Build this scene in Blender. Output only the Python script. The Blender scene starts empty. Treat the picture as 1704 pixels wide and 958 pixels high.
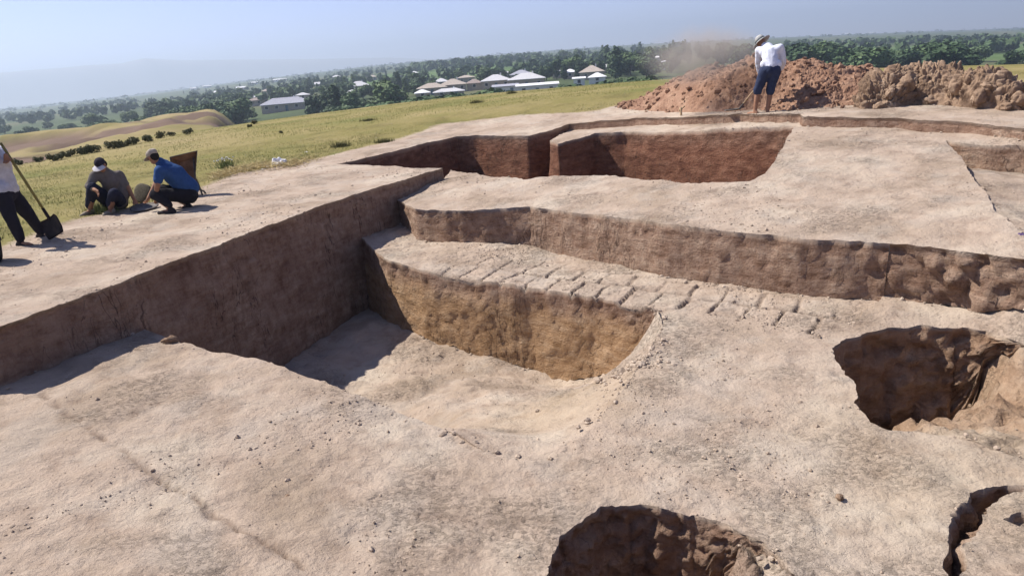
import bpy, bmesh, math, random
import numpy as np
from mathutils import Vector, Matrix
from mathutils.geometry import delaunay_2d_cdt

# ------------------------------------------------------------------ camera, sky, sun, exposure
SC = bpy.context.scene
COL = SC.collection
FPX = 1150.0
HC = 2.0
ROLL = math.atan(130 / 1704)
PITCH = math.atan(370 * math.cos(ROLL) / FPX)
_f = np.array([0, math.cos(PITCH), -math.sin(PITCH)])
_X = np.array([1.0, 0, 0])
_u0 = np.array([0, math.sin(PITCH), math.cos(PITCH)])
_r = math.cos(ROLL) * _X - math.sin(ROLL) * _u0
_u = math.sin(ROLL) * _X + math.cos(ROLL) * _u0
CAM = np.array([0, 0, HC])

cd = bpy.data.cameras.new("camera")
cam = bpy.data.objects.new("camera", cd)
COL.objects.link(cam)
cd.sensor_width = 36.0
cd.lens = FPX * 36.0 / 1704
cd.clip_start = 0.1
cd.clip_end = 60000
cam.matrix_world = Matrix(((_r[0], _u[0], -_f[0], 0), (_r[1], _u[1], -_f[1], 0), (_r[2], _u[2], -_f[2], HC), (0, 0, 0, 1)))
SC.camera = cam

SUN_AZ = math.radians(-68)      # from +Y towards +X
SUN_EL = math.radians(50)
w = bpy.data.worlds.new("World")
SC.world = w
w.use_nodes = True
nt = w.node_tree
bg = nt.nodes["Background"]
sky = nt.nodes.new("ShaderNodeTexSky")
sky.sky_type = 'NISHITA'
sky.sun_disc = False
sky.sun_elevation = SUN_EL
sky.sun_rotation = SUN_AZ
sky.air_density = 0.7
sky.dust_density = 0.0
sky.ozone_density = 3.0
sky.altitude = 600
wb = nt.nodes.new("ShaderNodeMix"); wb.data_type = 'RGBA'; wb.blend_type = 'MULTIPLY'; wb.inputs[0].default_value = 1.0
wb.inputs[7].default_value = (1.28, 1.03, 1.20, 1)      # the camera's white balance
nt.links.new(sky.outputs[0], wb.inputs[6]); nt.links.new(wb.outputs[2], bg.inputs[0])
bg.inputs[1].default_value = 0.088
sl = bpy.data.lights.new("sun", 'SUN')
sl.energy = 5.0
sl.angle = math.radians(0.5)
sl.color = (1.0, 0.94, 0.86)
sun = bpy.data.objects.new("sun", sl)
COL.objects.link(sun)
sd = Vector((math.sin(SUN_AZ) * math.cos(SUN_EL), math.cos(SUN_AZ) * math.cos(SUN_EL), math.sin(SUN_EL)))
sun.rotation_euler = sd.to_track_quat('Z', 'Y').to_euler()
SC.view_settings.view_transform = 'Standard'
SC.view_settings.look = 'None'
SC.view_settings.exposure = 0.66
SC.view_settings.gamma = 1.0
SC.cycles.max_bounces = 3
SC.cycles.diffuse_bounces = 2
SC.cycles.volume_bounces = 0
SC.cycles.transparent_max_bounces = 8

# ------------------------------------------------------------------ projection helpers (where things stand)
def ray(px, py):
    return _f * FPX + (px - 852) * _r + (479 - py) * _u
def U(px, py, z=0.0):
    d = ray(px, py); t = (z - HC) / d[2]
    return CAM + d * t
def U2(px, py, z=0.0):
    q = U(px, py, z); return (float(q[0]), float(q[1]))
def zat(px, py, q):
    d = ray(px, py); t = math.hypot(q[0], q[1]) / math.hypot(d[0], d[1])
    return float(d[2] * t + HC)
def at_dist(px, py, D):
    d = ray(px, py); return CAM + d * (D / math.hypot(d[0], d[1]))

# ------------------------------------------------------------------ numpy noise
def _hash(ix, iy, iz, seed):
    h = (ix * 374761393 + iy * 668265263 + iz * 2147483647 + seed * 974634777) & 0xFFFFFFFF
    h = ((h ^ (h >> 13)) * 1274126177) & 0xFFFFFFFF
    h = ((h ^ (h >> 16)) * 2246822519) & 0xFFFFFFFF
    return ((h ^ (h >> 15)) & 0xFFFFFF) / float(0xFFFFFF) * 2 - 1
def vnoise(P, scale, seed=0):
    Q = np.asarray(P, float) / scale
    I = np.floor(Q).astype(np.int64); F = Q - I
    F = F * F * (3 - 2 * F)
    out = 0
    for dx in (0, 1):
        wx = F[:, 0] if dx else 1 - F[:, 0]
        for dy in (0, 1):
            wy = F[:, 1] if dy else 1 - F[:, 1]
            for dz in (0, 1):
                wz = F[:, 2] if dz else 1 - F[:, 2]
                out = out + wx * wy * wz * _hash(I[:, 0] + dx, I[:, 1] + dy, I[:, 2] + dz, seed)
    return out
def fbm(P, scale, octs=4, seed=0, gain=0.5):
    a, s, o = 1.0, 0, 0
    P = np.asarray(P, float)
    for k in range(octs):
        o = o + a * vnoise(P + 17.3 * k, scale / 2.0 ** k, seed + k * 7); s += a; a *= gain
    return o / s
def worley(P, scale, seed=0):
    """distance to the nearest feature point and a random value of that cell"""
    Q = np.asarray(P, float) / scale
    I = np.floor(Q).astype(np.int64)
    best = np.full(len(Q), 9.0); val = np.zeros(len(Q)); sec = np.full(len(Q), 9.0)
    for dx in (-1, 0, 1):
        for dy in (-1, 0, 1):
            for dz in (-1, 0, 1):
                J = I + (dx, dy, dz)
                fx = J + np.stack([_hash(J[:, 0], J[:, 1], J[:, 2], seed + k) * .5 + .5 for k in range(3)], 1)
                d = np.linalg.norm(fx - Q, axis=1)
                m = d < best
                sec = np.where(m, best, np.minimum(sec, d))
                val = np.where(m, _hash(J[:, 0], J[:, 1], J[:, 2], seed + 9), val)
                best = np.where(m, d, best)
    return best, sec, val
def smooth(a, b, x):
    t = np.clip((x - a) / (b - a), 0, 1); return t * t * (3 - 2 * t)

# ------------------------------------------------------------------ object helpers
def tag(o, label=None, cat=None, group=None, kind=None):
    if label: o["label"] = label
    if cat: o["category"] = cat
    if group: o["group"] = group
    if kind: o["kind"] = kind
    return o
def np_mesh(name, V, F, mats, smooth_=True, mi=None):
    """V (n,3), F list of index arrays (tri or quad arrays)"""
    me = bpy.data.meshes.new(name)
    V = np.asarray(V, np.float32)
    Fs = [np.asarray(f, np.int32) for f in (F if isinstance(F, list) else [F]) if len(f)]
    loops = np.concatenate([f.ravel() for f in Fs])
    tot = np.concatenate([np.full(len(f), f.shape[1], np.int32) for f in Fs])
    st = np.concatenate([[0], np.cumsum(tot)[:-1]]).astype(np.int32)
    me.vertices.add(len(V)); me.vertices.foreach_set("co", V.ravel())
    me.loops.add(len(loops)); me.loops.foreach_set("vertex_index", loops)
    me.polygons.add(len(tot)); me.polygons.foreach_set("loop_start", st); me.polygons.foreach_set("loop_total", tot)
    me.polygons.foreach_set("use_smooth", np.full(len(tot), bool(smooth_)))
    for m in (mats if isinstance(mats, (list, tuple)) else [mats]): me.materials.append(m)
    if mi is not None: me.polygons.foreach_set("material_index", np.asarray(mi, np.int32))
    me.update(calc_edges=True); me.validate()
    return me
def link(name, me, parent=None, loc=None):
    o = bpy.data.objects.new(name, me); COL.objects.link(o)
    if parent is not None: o.parent = parent
    if loc is not None: o.location = loc
    return o
def attr(me, name, arr):
    a = me.attributes.new(name, 'FLOAT', 'POINT'); a.data.foreach_set("value", np.asarray(arr, np.float32))

# ------------------------------------------------------------------ material helpers
class NT:
    def __init__(s, name):
        s.m = bpy.data.materials.new(name); s.m.use_nodes = True
        s.t = s.m.node_tree; s.b = s.t.nodes["Principled BSDF"]; s.b.inputs["Roughness"].default_value = 0.95
        s.b.inputs["Specular IOR Level"].default_value = 0.1
    def n(s, ty, **k):
        x = s.t.nodes.new(ty)
        for a, v in k.items():
            if a in x.inputs.keys(): s.set(x.inputs[a], v)
            else: setattr(x, a, v)
        return x
    def set(s, sock, v):
        if hasattr(v, "is_output") or isinstance(v, bpy.types.NodeSocket): s.t.links.new(v, sock)
        else: sock.default_value = v
    def coord(s, obj=False):
        return s.n("ShaderNodeTexCoord").outputs["Object"]
    def noise(s, scale, detail=4, rough=0.6, vec=None, dist=0.0):
        x = s.n("ShaderNodeTexNoise"); x.inputs["Scale"].default_value = scale; x.inputs["Detail"].default_value = detail
        x.inputs["Roughness"].default_value = rough; x.inputs["Distortion"].default_value = dist
        s.t.links.new(vec if vec is not None else s.coord(), x.inputs["Vector"]); return x.outputs["Fac"]
    def ramp(s, fac, stops):
        x = s.n("ShaderNodeValToRGB"); cr = x.color_ramp
        while len(cr.elements) < len(stops): cr.elements.new(0.5)
        for e, (p, c) in zip(cr.elements, stops):
            e.position = p; e.color = c if len(c) == 4 else (*c, 1)
        s.t.links.new(fac, x.inputs[0]); return x.outputs[0]
    def rng(s, fac, a, b, c=0.0, d=1.0):
        x = s.n("ShaderNodeMapRange"); s.t.links.new(fac, x.inputs[0])
        for i, v in zip((1, 2, 3, 4), (a, b, c, d)): x.inputs[i].default_value = v
        return x.outputs[0]
    def mix(s, fac, a, b, mode='MIX'):
        x = s.n("ShaderNodeMix"); x.data_type = 'RGBA'; x.blend_type = mode
        s.set(x.inputs[0], fac)
        for sock, v in ((x.inputs[6], a), (x.inputs[7], b)):
            if isinstance(v, tuple) and len(v) == 3: v = (*v, 1)
            s.set(sock, v)
        return x.outputs[2]
    def math(s, op, a, b=None):
        x = s.n("ShaderNodeMath"); x.operation = op; s.set(x.inputs[0], a)
        if b is not None: s.set(x.inputs[1], b)
        return x.outputs[0]
    def at(s, name):
        x = s.n("ShaderNodeAttribute"); x.attribute_name = name; return x.outputs["Fac"]
    def vscale(s, v, sc, rot=(0, 0, 0)):
        x = s.n("ShaderNodeMapping"); s.t.links.new(v, x.inputs[0]); x.inputs["Scale"].default_value = sc; x.inputs["Rotation"].default_value = rot
        return x.outputs[0]
    def bump(s, h, strength=0.5, dist=0.02, prev=None):
        x = s.n("ShaderNodeBump"); x.inputs["Strength"].default_value = strength; x.inputs["Distance"].default_value = dist
        s.t.links.new(h, x.inputs["Height"])
        if prev is not None: s.t.links.new(prev, x.inputs["Normal"])
        return x.outputs[0]
    def out(s, col=None, nor=None, rough=None):
        if col is not None: s.set(s.b.inputs["Base Color"], (*col, 1) if isinstance(col, tuple) and len(col) == 3 else col)
        if nor is not None: s.t.links.new(nor, s.b.inputs["Normal"])
        if rough is not None: s.set(s.b.inputs["Roughness"], rough)
        return s.m
def flat_mat(name, c, var=0.25, scale=30, rough=0.8, bump=0.0):
    t = NT(name); nz = t.noise(scale, 3)
    a = tuple(max(0, x * (1 - var)) for x in c); b = tuple(x * (1 + var) for x in c)
    return t.out(t.ramp(nz, [(0.3, a), (0.7, b)]), t.bump(nz, bump, 0.01) if bump else None, rough)

# soil of the dig: pale dry crust on top, browner cut faces; grass on the field
def soil_material():
    t = NT("soil"); v = t.coord()
    wall, grass, ochre, red = t.at("wall"), t.at("grass"), t.at("ochre"), t.at("red")
    big = t.noise(0.7, 5, 0.6, v); med = t.noise(4.0, 6, 0.65, v); fine = t.noise(26, 5, 0.7, v)
    c = t.ramp(big, [(0.30, (0.31, 0.238, 0.175)), (0.5, (0.415, 0.325, 0.252)), (0.70, (0.49, 0.415, 0.328))])
    c2 = t.ramp(med, [(0.30, (0.72, 0.68, 0.66)), (0.5, (1, 1, 1)), (0.75, (1.06, 1.05, 1.04))])
    c = t.mix(0.8, c, c2, 'MULTIPLY')
    # greyish dusty patches
    pt = t.rng(t.noise(1.6, 3, 0.5, t.vscale(v, (1, 1, 1))), 0.52, 0.66)
    c = t.mix(t.math('MULTIPLY', pt, 0.45), c, (0.445, 0.38, 0.315))
    # ochre clay
    c = t.mix(t.math('MULTIPLY', ochre, 0.75), c, t.ramp(med, [(0.3, (0.32, 0.235, 0.135)), (0.7, (0.45, 0.36, 0.24))]))
    # dark crumbs and pits
    sp = t.n("ShaderNodeTexVoronoi"); sp.inputs["Scale"].default_value = 9; t.t.links.new(v, sp.inputs["Vector"])
    cr = t.math('MULTIPLY', t.rng(sp.outputs["Distance"], 0.05, 0.085, 1, 0), t.rng(t.noise(1.1, 2, 0.5, v), 0.5, 0.62))
    c = t.mix(t.math('MULTIPLY', cr, 0.8), c, (0.13, 0.09, 0.065))
    # cut wall faces
    vs = t.vscale(v, (1.4, 1.4, 3.5))
    wn = t.noise(2.3, 7, 0.68, vs); wn2 = t.noise(9, 5, 0.7, t.vscale(v, (1, 1, 0.5)))
    wc = t.ramp(wn, [(0.28, (0.24, 0.145, 0.095)), (0.45, (0.37, 0.25, 0.18)), (0.60, (0.45, 0.325, 0.24)), (0.78, (0.56, 0.44, 0.34))])
    wc = t.mix(0.7, wc, t.ramp(wn2, [(0.35, (0.62, 0.56, 0.52)), (0.55, (1, 1, 1))]), 'MULTIPLY')
    wr = t.ramp(wn, [(0.3, (0.10, 0.042, 0.028)), (0.5, (0.19, 0.085, 0.052)), (0.75, (0.31, 0.165, 0.105))])  # reddish soil of the far pit, darkened to put its deep shade into the colour
    wo = t.ramp(wn, [(0.3, (0.32, 0.19, 0.095)), (0.5, (0.45, 0.285, 0.16)), (0.75, (0.55, 0.39, 0.25))])
    wbig = t.noise(0.9, 4, 0.6, v)
    wc = t.mix(0.8, wc, t.ramp(wbig, [(0.35, (0.68, 0.62, 0.60)), (0.5, (0.95, 0.93, 0.92)), (0.68, (1.2, 1.2, 1.2))]), 'MULTIPLY')
    st = t.noise(1.0, 4, 0.7, t.vscale(v, (.5, .5, 5.5)))
    wc = t.mix(0.4, wc, t.ramp(st, [(0.38, (0.72, 0.68, 0.64)), (0.5, (1, 1, 1)), (0.62, (1.12, 1.12, 1.1))]), 'MULTIPLY')
    wc = t.mix(red, wc, wr); wc = t.mix(ochre, wc, wo)
    ck = t.noise(1.6, 3, 0.6, t.vscale(v, (2.2, 2.2, .45)), 0.4)
    ckl = t.math('MULTIPLY', t.rng(t.math('ABSOLUTE', t.math('SUBTRACT', ck, 0.5)), 0.002, 0.012, 1, 0), t.rng(wbig, 0.45, 0.6))
    wc = t.mix(t.math('MULTIPLY', ckl, 0.7), wc, (0.07, 0.045, 0.035))
    c = t.mix(wall, c, wc)
    c = t.mix(t.math('MULTIPLY', t.at("joint"), 0.65), c, (0.15, 0.105, 0.08))
    # field
    g1 = t.noise(0.25, 4, 0.6, v); g2 = t.noise(14, 5, 0.75, v)
    gc = t.ramp(g1, [(0.30, (0.17, 0.168, 0.056)), (0.5, (0.235, 0.20, 0.078)), (0.7, (0.31, 0.25, 0.12))])
    gc = t.mix(0.7, gc, t.ramp(g2, [(0.3, (0.6, 0.62, 0.5)), (0.6, (1.05, 1.05, 1.0))]), 'MULTIPLY')
    gm = t.rng(t.math('ADD', grass, t.math('MULTIPLY', t.math('SUBTRACT', t.noise(5, 5, 0.7, v), 0.5), 0.9)), 0.3, 0.7)
    c = t.mix(gm, c, gc)
    # relief: flaky trowel scrapes, lumps, grit
    fl = t.noise(3.2, 9, 0.66, t.vscale(v, (1.0, 1.7, 1.6), (0, 0, math.radians(35))), 0.25)
    patch = t.rng(t.noise(0.9, 3, 0.55, v), 0.48, 0.66, 0.0, 1.0)
    tick = t.rng(t.noise(19, 7, 0.7, t.vscale(v, (1.0, 1.5, 1.6), (0, 0, math.radians(-38))), 0.15), 0.50, 0.66)
    h1 = t.math('ADD', t.math('MULTIPLY', fl, t.math('ADD', 0.55, t.math('MULTIPLY', patch, 0.6))), t.math('MULTIPLY', t.math('MULTIPLY', tick, patch), 0.24))
    n1 = t.bump(h1, 1.0, 0.075)
    n2 = t.bump(t.math('ADD', med, t.math('MULTIPLY', fine, 0.5)), 0.9, 0.04, n1)
    wfine = t.noise(30, 6, 0.72, t.vscale(v, (1, 1, .8)))
    n3 = t.bump(t.math('MULTIPLY', t.math('ADD', t.math('MULTIPLY', wn, 1.2), t.math('MULTIPLY', wfine, .45)), wall), 1.0, 0.055, n2)
    n4 = t.bump(t.noise(90, 3, 0.6, v), 0.35, 0.006, n3)
    return t.out(c, n4, 0.96)
M_SOIL = soil_material()

# ------------------------------------------------------------------ the dig: regions in plan, heights by thin plate spline
def tps(pts):
    P = np.array([(p[0], p[1]) for p in pts], float); z = np.array([p[2] for p in pts], float)
    n = len(P)
    def K(A, B):
        d2 = ((A[:, None] - B[None]) ** 2).sum(2); return 0.5 * d2 * np.log(d2 + 1e-9)
    L = np.zeros((n + 3, n + 3)); L[:n, :n] = K(P, P) + np.eye(n) * 0.0005
    L[:n, n] = 1; L[:n, n + 1:] = P; L[n, :n] = 1; L[n + 1:, :n] = P.T
    s = np.linalg.solve(L, np.concatenate([z, [0, 0, 0]]))
    lo, hi = z.min() - 0.15, z.max() + 0.15
    def f(XY):
        XY = np.asarray(XY, float); o = np.empty(len(XY))
        for i in range(0, len(XY), 40000):
            q = XY[i:i + 40000]; o[i:i + 40000] = K(q, P) @ s[:n] + s[n] + q @ s[n + 1:]
        return np.clip(o, lo, hi)
    return f
def PZ(l): return [(*U2(x, y, z), z) for x, y, z in l]

# L0: the uncut ground
l0_edge = [(5, 540, 0), (200, 470, 0), (400, 393, 0), (560, 334, 0), (735, 280, 0.0)]
BE = (-4.97, 6.14)
baulk = [BE] + [U2(*p) for p in l0_edge]
B2 = baulk[-1]
A0 = (560, 274, .06)
pitA_far = [A0, (640, 256, .1), (700, 241, .14), (760, 228, .17), (792, 226, .18), (880, 226, .2), (915, 218, .25), (946, 207, .31)]
step = [(1000, 202, .36), (1060, 197, .42), (1200, 192, .54), (1331, 190, .62), (1336, 196, .60), (1500, 197, .58), (1600, 202, .55), (1704, 215, .50), (1900, 250, .42)]
L0z = tps(PZ(l0_edge + pitA_far + step) + [(-6, 5, 0), (-9, 8, 0), (-7, 12, 0), (-9, 18, -.05), (-5, 22, .15), (0, 24, .45), (7, 22, .75), (13, 18, .7), (-14, 12, -.15), (-12, 22, -.1),
          (0, 0, .3), (-6, 0, .2), (6, 0, .3), (12, 6, .35), (12, -8, .2), (-12, -8, 0), (-20, 0, -.2), (20, 0, .3), (0, -20, 0), (0, 27, .6), (20, 18, .7), (-18, 20, -.3)])
def z_on_line(px, py, A, B):
    """height at which the pixel's line of sight crosses the vertical plane through A and B"""
    d = ray(px, py); n = np.array([B[1] - A[1], A[0] - B[0]]); k = float(n @ np.array(A[:2])) / float(n @ d[:2]); return float(HC + k * d[2])
def base_of(x, y, ztop, ybase, xb=None):
    q = U(x, y, ztop); return (float(q[0]), float(q[1]), zat(xb or x, ybase, q))
# T: the terrace
tfront = [(690, 350, -.34, 396), (740, 352, -.33, 388), (800, 350, -.30, 395), (835, 346, -.28, 405), (880, 344, -.26, 415), (990, 357, -.235, 437), (1100, 373, -.2, 456), (1215, 384, -.2, 476), (1330, 395, -.2, 486), (1480, 404, -.2, 492),
          (1520, 408, -.2, 500), (1590, 415, -.2, 511), (1704, 431, -.2, 513), (1900, 455, -.2, 530)]
near = [(750, 284, -.2), (800, 291, -.16), (870, 299, -.12), (930, 293, -.08), (1000, 292, -.05), (1080, 298, -.02), (1150, 306, 0), (1210, 305, .01), (1250, 303, .02), (1275, 291, .07), (1292, 262, .2), (1322, 213, .41)]
ledge = [(1320, 211, .41), (1220, 216, .33), (1100, 219, .24), (1040, 220, .2), (990, 224, .16), (960, 232, .13), (930, 239, .1), (915, 235, .12)]
pitC = [(1572, 234, .3), (1602, 239, .28), (1645, 242, .27), (1704, 244, .26), (1900, 262, .25), (1900, 430, -.15), (1740, 402, -.12), (1700, 385, -.08), (1655, 350, -.02), (1640, 325, .03), (1612, 286, .12), (1600, 262, .2)]
Tc = PZ([(a, b, c) for a, b, c, d in tfront] + near + ledge + pitC + [(749, 299, -.22), (676, 341, -.35), (720, 325, -.29), (1100, 330, -.1), (1450, 300, .05), (1450, 350, -.08)])
for (x, y, z), h in zip(step, (.2, .2, .19, .18, .19, .19, .18, .17, .16)):
    q = U2(x, y, z); Tc.append((*q, z - h))
q = U2(946, 207, .31); Tc.append((*q, .12))
Tz = tps(Tc)
# W: the mud-brick wall top
wfront = [(640, 431, -.88), (700, 450, -.89), (780, 463, -.9), (880, 477, -.92), (990, 495, -.92), (1050, 509, -.92), (1095, 521, -.92)]
Wc = PZ(wfront) + [(*U2(a, b, c), float(np.interp(a, [690, 800, 900, 990, 1100, 1300, 1480, 1700], [-.87, -.89, -.95, -.96, -.92, -.91, -.89, -.86]))) for a, b, c, d in tfront] + PZ([(693, 397, -.86), (1146, 517, -.92), (1267, 538, -.93), (1369, 562, -.93), (1480, 545, -.94)])
Wz = tps(Wc)
# F: the near floor; P: the deep pit; D, E, G: holes
lip = [(740, 715, -.86), (690, 697, -.84), (640, 678, -.79), (580, 655, -.72), (500, 622, -.69), (430, 597, -.67), (350, 585, -.66), (285, 565, -.64)]
mergeL = [(1104, 545, -.92), (1078, 592, -.91), (1040, 648, -.9), (980, 715, -.89), (900, 775, -.88), (810, 752, -.87)]
holeD = [(1383, 580, -.93), (1400, 566, -.93), (1440, 556, -.94), (1480, 545, -.94), (1540, 543, -.94), (1600, 547, -.95), (1650, 556, -.95), (1690, 567, -.95), (1770, 590, -.95), (1840, 650, -.95), (1820, 735, -.95),
         (1704, 765, -.94), (1600, 735, -.93), (1530, 720, -.93), (1480, 716, -.93), (1447, 702, -.93), (1427, 676, -.93), (1420, 640, -.93), (1396, 610, -.93)]
holeE = [(905, 990, -.86), (914, 950, -.86), (934, 893, -.86), (965, 868, -.86), (1000, 842, -.87), (1050, 838, -.87), (1100, 846, -.87), (1160, 857, -.88), (1212, 872, -.88), (1262, 898, -.88), (1302, 935, -.88), (1325, 975, -.88), (1300, 1060, -.88), (1100, 1085, -.87), (950, 1055, -.86)]
crack = [(1574, 985, -.9), (1573, 930, -.9), (1570, 900, -.91), (1579, 860, -.92), (1600, 836, -.92), (1622, 813, -.93), (1660, 804, -.93), (1704, 801, -.94), (1770, 797, -.94), (1770, 812, -.94), (1704, 817, -.94), (1668, 828, -.93), (1648, 848, -.93), (1628, 882, -.92), (1603, 910, -.91), (1607, 938, -.9), (1592, 958, -.9), (1594, 985, -.9)]
nick = [(1672, 868, -.93), (1690, 858, -.93), (1712, 858, -.93), (1712, 872, -.93), (1690, 874, -.93)]
Fc = PZ(lip + mergeL + holeD + holeE + crack + [(5, 640, -.56), (60, 655, -.58), (180, 610, -.61), (150, 800, -.63), (5, 800, -.58), (400, 800, -.74), (600, 900, -.8), (300, 950, -.68), (1100, 700, -.9), (1250, 800, -.9), (1300, 620, -.93),
      (1095, 521, -.92), (1146, 517, -.92), (1267, 538, -.93), (1369, 562, -.93), (1700, 530, -.95)]) + [base_of(*p) for p in tfront[9:]] + [(-8, 4, -.55), (-6, 1.5, -.6), (0, 1.4, -.8), (6, 1.5, -.9), (10, 4, -.95)]
Fz = tps(Fc)
wb = [(712, 566), (792, 588), (893, 613), (958, 628), (1040, 604), (1072, 560)]
Pc = [(*U2(*t3), zat(b[0], b[1], U(*t3))) for t3, b in zip([(703, 451, -.89), (785, 464, -.9), (885, 478, -.92), (950, 488, -.92), (1050, 509, -.92), (1080, 516, -.92)], wb)]
Pc += PZ([(l[0], l[1], l[2]) for l in mergeL]) + PZ([(720, 568, -2.04), (640, 612, -2.03), (585, 652, -2.0), (760, 640, -1.9), (850, 650, -1.78), (930, 660, -1.55), (800, 700, -1.45), (870, 720, -1.2), (1000, 640, -1.42), (1035, 606, -1.5), (1062, 570, -1.5), (740, 716, -.88), (1095, 521, -.92)])
Pc += [(*U2(640, 678, -.79), -1.5), (*U2(580, 655, -.72), -1.95), (*U2(430, 597, -.67), -2.1), (*U2(285, 565, -.64), -2.15), (*U2(400, 395, 0), -2.1), (*U2(560, 333, 0), -2.1)]
Pz = tps(Pc)
Dz = tps(PZ([(1450, 690, -2.6), (1500, 700, -2.6), (1550, 690, -2.2), (1605, 640, -2.4), (1560, 580, -2.7), (1470, 600, -2.6), (1632, 668, -1.85), (1575, 704, -1.5), (1528, 717, -1.45), (1620, 722, -1.02), (1704, 700, -1.12), (1700, 600, -1.05), (1665, 640, -1.3), (1690, 650, -1.2), (1660, 600, -1.35), (1700, 620, -1.1)]
             + [(x, y, z - .02) for x, y, z in holeD[9:13]]) + [(*U2(1600, 547, -.95), -2.6), (*U2(1626, 552, -.95), -2.0), (*U2(1650, 556, -.95), -1.3), (*U2(1690, 567, -.95), -1.05), (*U2(1770, 590, -.95), -.99)])
Ez = tps([(*U2(1170, 859, -.88), -1.9), (*U2(1212, 872, -.88), -1.35), (*U2(1240, 887, -.88), -1.08)] + PZ([(960, 930, -1.9), (1050, 940, -1.95), (1130, 950, -1.9), (1100, 870, -2.2), (1000, 870, -2.2), (1180, 935, -1.65), (1195, 890, -1.75), (1235, 950, -1.25), (1250, 915, -1.2), (1285, 958, -.98)] + [(1262, 898, -1.0), (1302, 935, -.91), (1325, 975, -.9), (1300, 1060, -.95), (1100, 1085, -1.6), (950, 1055, -1.8)]))

def on_baulk(p, lead=0.0):
    """point where the line from p, across the baulk line, meets it"""
    a, b = np.array(baulk[1]), np.array(baulk[-1]); d = (b - a) / np.linalg.norm(b - a)
    t = float((np.array(p) - a) @ d) + lead
    # piecewise along baulk
    P = [np.array(q) for q in baulk[1:]]
    for s, e in zip(P[:-1], P[1:]):
        ts, te = float((s - a) @ d), float((e - a) @ d)
        if t <= te: break
    k = (t - ts) / (te - ts); q = s + (e - s) * k
    return (float(q[0]), float(q[1])), t
tf = [U2(a, b, c) for a, b, c, d in tfront]
def baulk_at(px, z):
    for L_ in np.arange(-3, 6, .02):
        q, t = on_baulk(U2(640, 431, -.88), L_)
        w_ = np.array([q[0], q[1], z]) - CAM
        if 852 + FPX * (w_ @ _r) / (w_ @ _f) > px: return q, t
Tb, tT = baulk_at(660, -.35)
Wb, tW = baulk_at(600, -.88)
Fb, tF = on_baulk(U2(285, 565, -.64), 0.15)
# split the baulk line at the junctions
def along(p):
    a, b = np.array(baulk[1]), np.array(baulk[-1]); return float((np.array(p) - a) @ ((b - a) / np.linalg.norm(b - a)))
bl = sorted(baulk + [Tb, Wb, Fb], key=along)
iF, iW, iT = bl.index(Fb), bl.index(Wb), bl.index(Tb)
stepP = [U2(*p) for p in step]; farP = [U2(*p) for p in pitA_far]; nearP = [U2(*p) for p in near]; ledgeP = [U2(*p) for p in ledge]
wfP = [U2(*p) for p in wfront]; lipP = [U2(*p) for p in lip]; mgP = [U2(*p) for p in mergeL]
wr = [U2(*p) for p in [(1146, 517, -.92), (1267, 538, -.93), (1369, 562, -.93), (1420, 540, -.94)]]
outer = [(-9.5, 5.6), (-9.5, 1.0), (-3, 1.3), (3, 1.2), (9, 1.4), (13.5, 4.2)]
poly = {}
poly['C'] = [U2(*p) for p in pitC]
poly['D'] = [U2(*p) for p in holeD]; poly['E'] = [U2(*p) for p in holeE]; poly['G'] = [U2(*p) for p in crack]; poly['N'] = [U2(*p) for p in nick]
poly['A'] = farP + [ledgeP[7], ledgeP[6], ledgeP[5], ledgeP[4], ledgeP[3], ledgeP[2], ledgeP[1], ledgeP[0]] + nearP[::-1] + [B2]
poly['P'] = [Wb] + wfP + mgP + lipP + bl[iF:iW]
poly['W'] = [Wb] + wfP + wr + [tf[9]] + tf[8::-1] + bl[iT:iW:-1]
poly['T'] = [Tb] + tf + [stepP[-1]] + stepP[-2::-1] + [farP[-1]] + ledgeP[::-1] + nearP[::-1] + bl[:iT - 1:-1]
poly['F'] = bl[:iF + 1] + lipP[::-1] + mgP[::-1] + [wfP[-1]] + wr + tf[9:] + [outer[5], outer[4], outer[3], outer[2], outer[1], outer[0]]
ORDER = ['C', 'D', 'E', 'G', 'N', 'A', 'P', 'W', 'T', 'F']
REG = {k: i + 1 for i, k in enumerate(ORDER)}
cst = lambda c: (lambda XY: np.full(len(XY), c))
HF = {0: L0z, REG['C']: tps(PZ([(1612, 281, -.1), (1704, 293, -.12), (1900, 320, -.12), (1704, 350, -.12), (1660, 330, -.06), (1690, 375, -.1), (1900, 430, -.17)]) + [(*U2(1600, 262, .2), .02), (*U2(1640, 325, .03), 0.0), (*U2(1700, 385, -.08), -.09)]),
      REG['D']: Dz, REG['E']: Ez, REG['G']: cst(-1.5), REG['N']: cst(-1.0), REG['A']: cst(-1.7), REG['P']: Pz, REG['W']: Wz, REG['T']: Tz, REG['F']: Fz}

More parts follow.
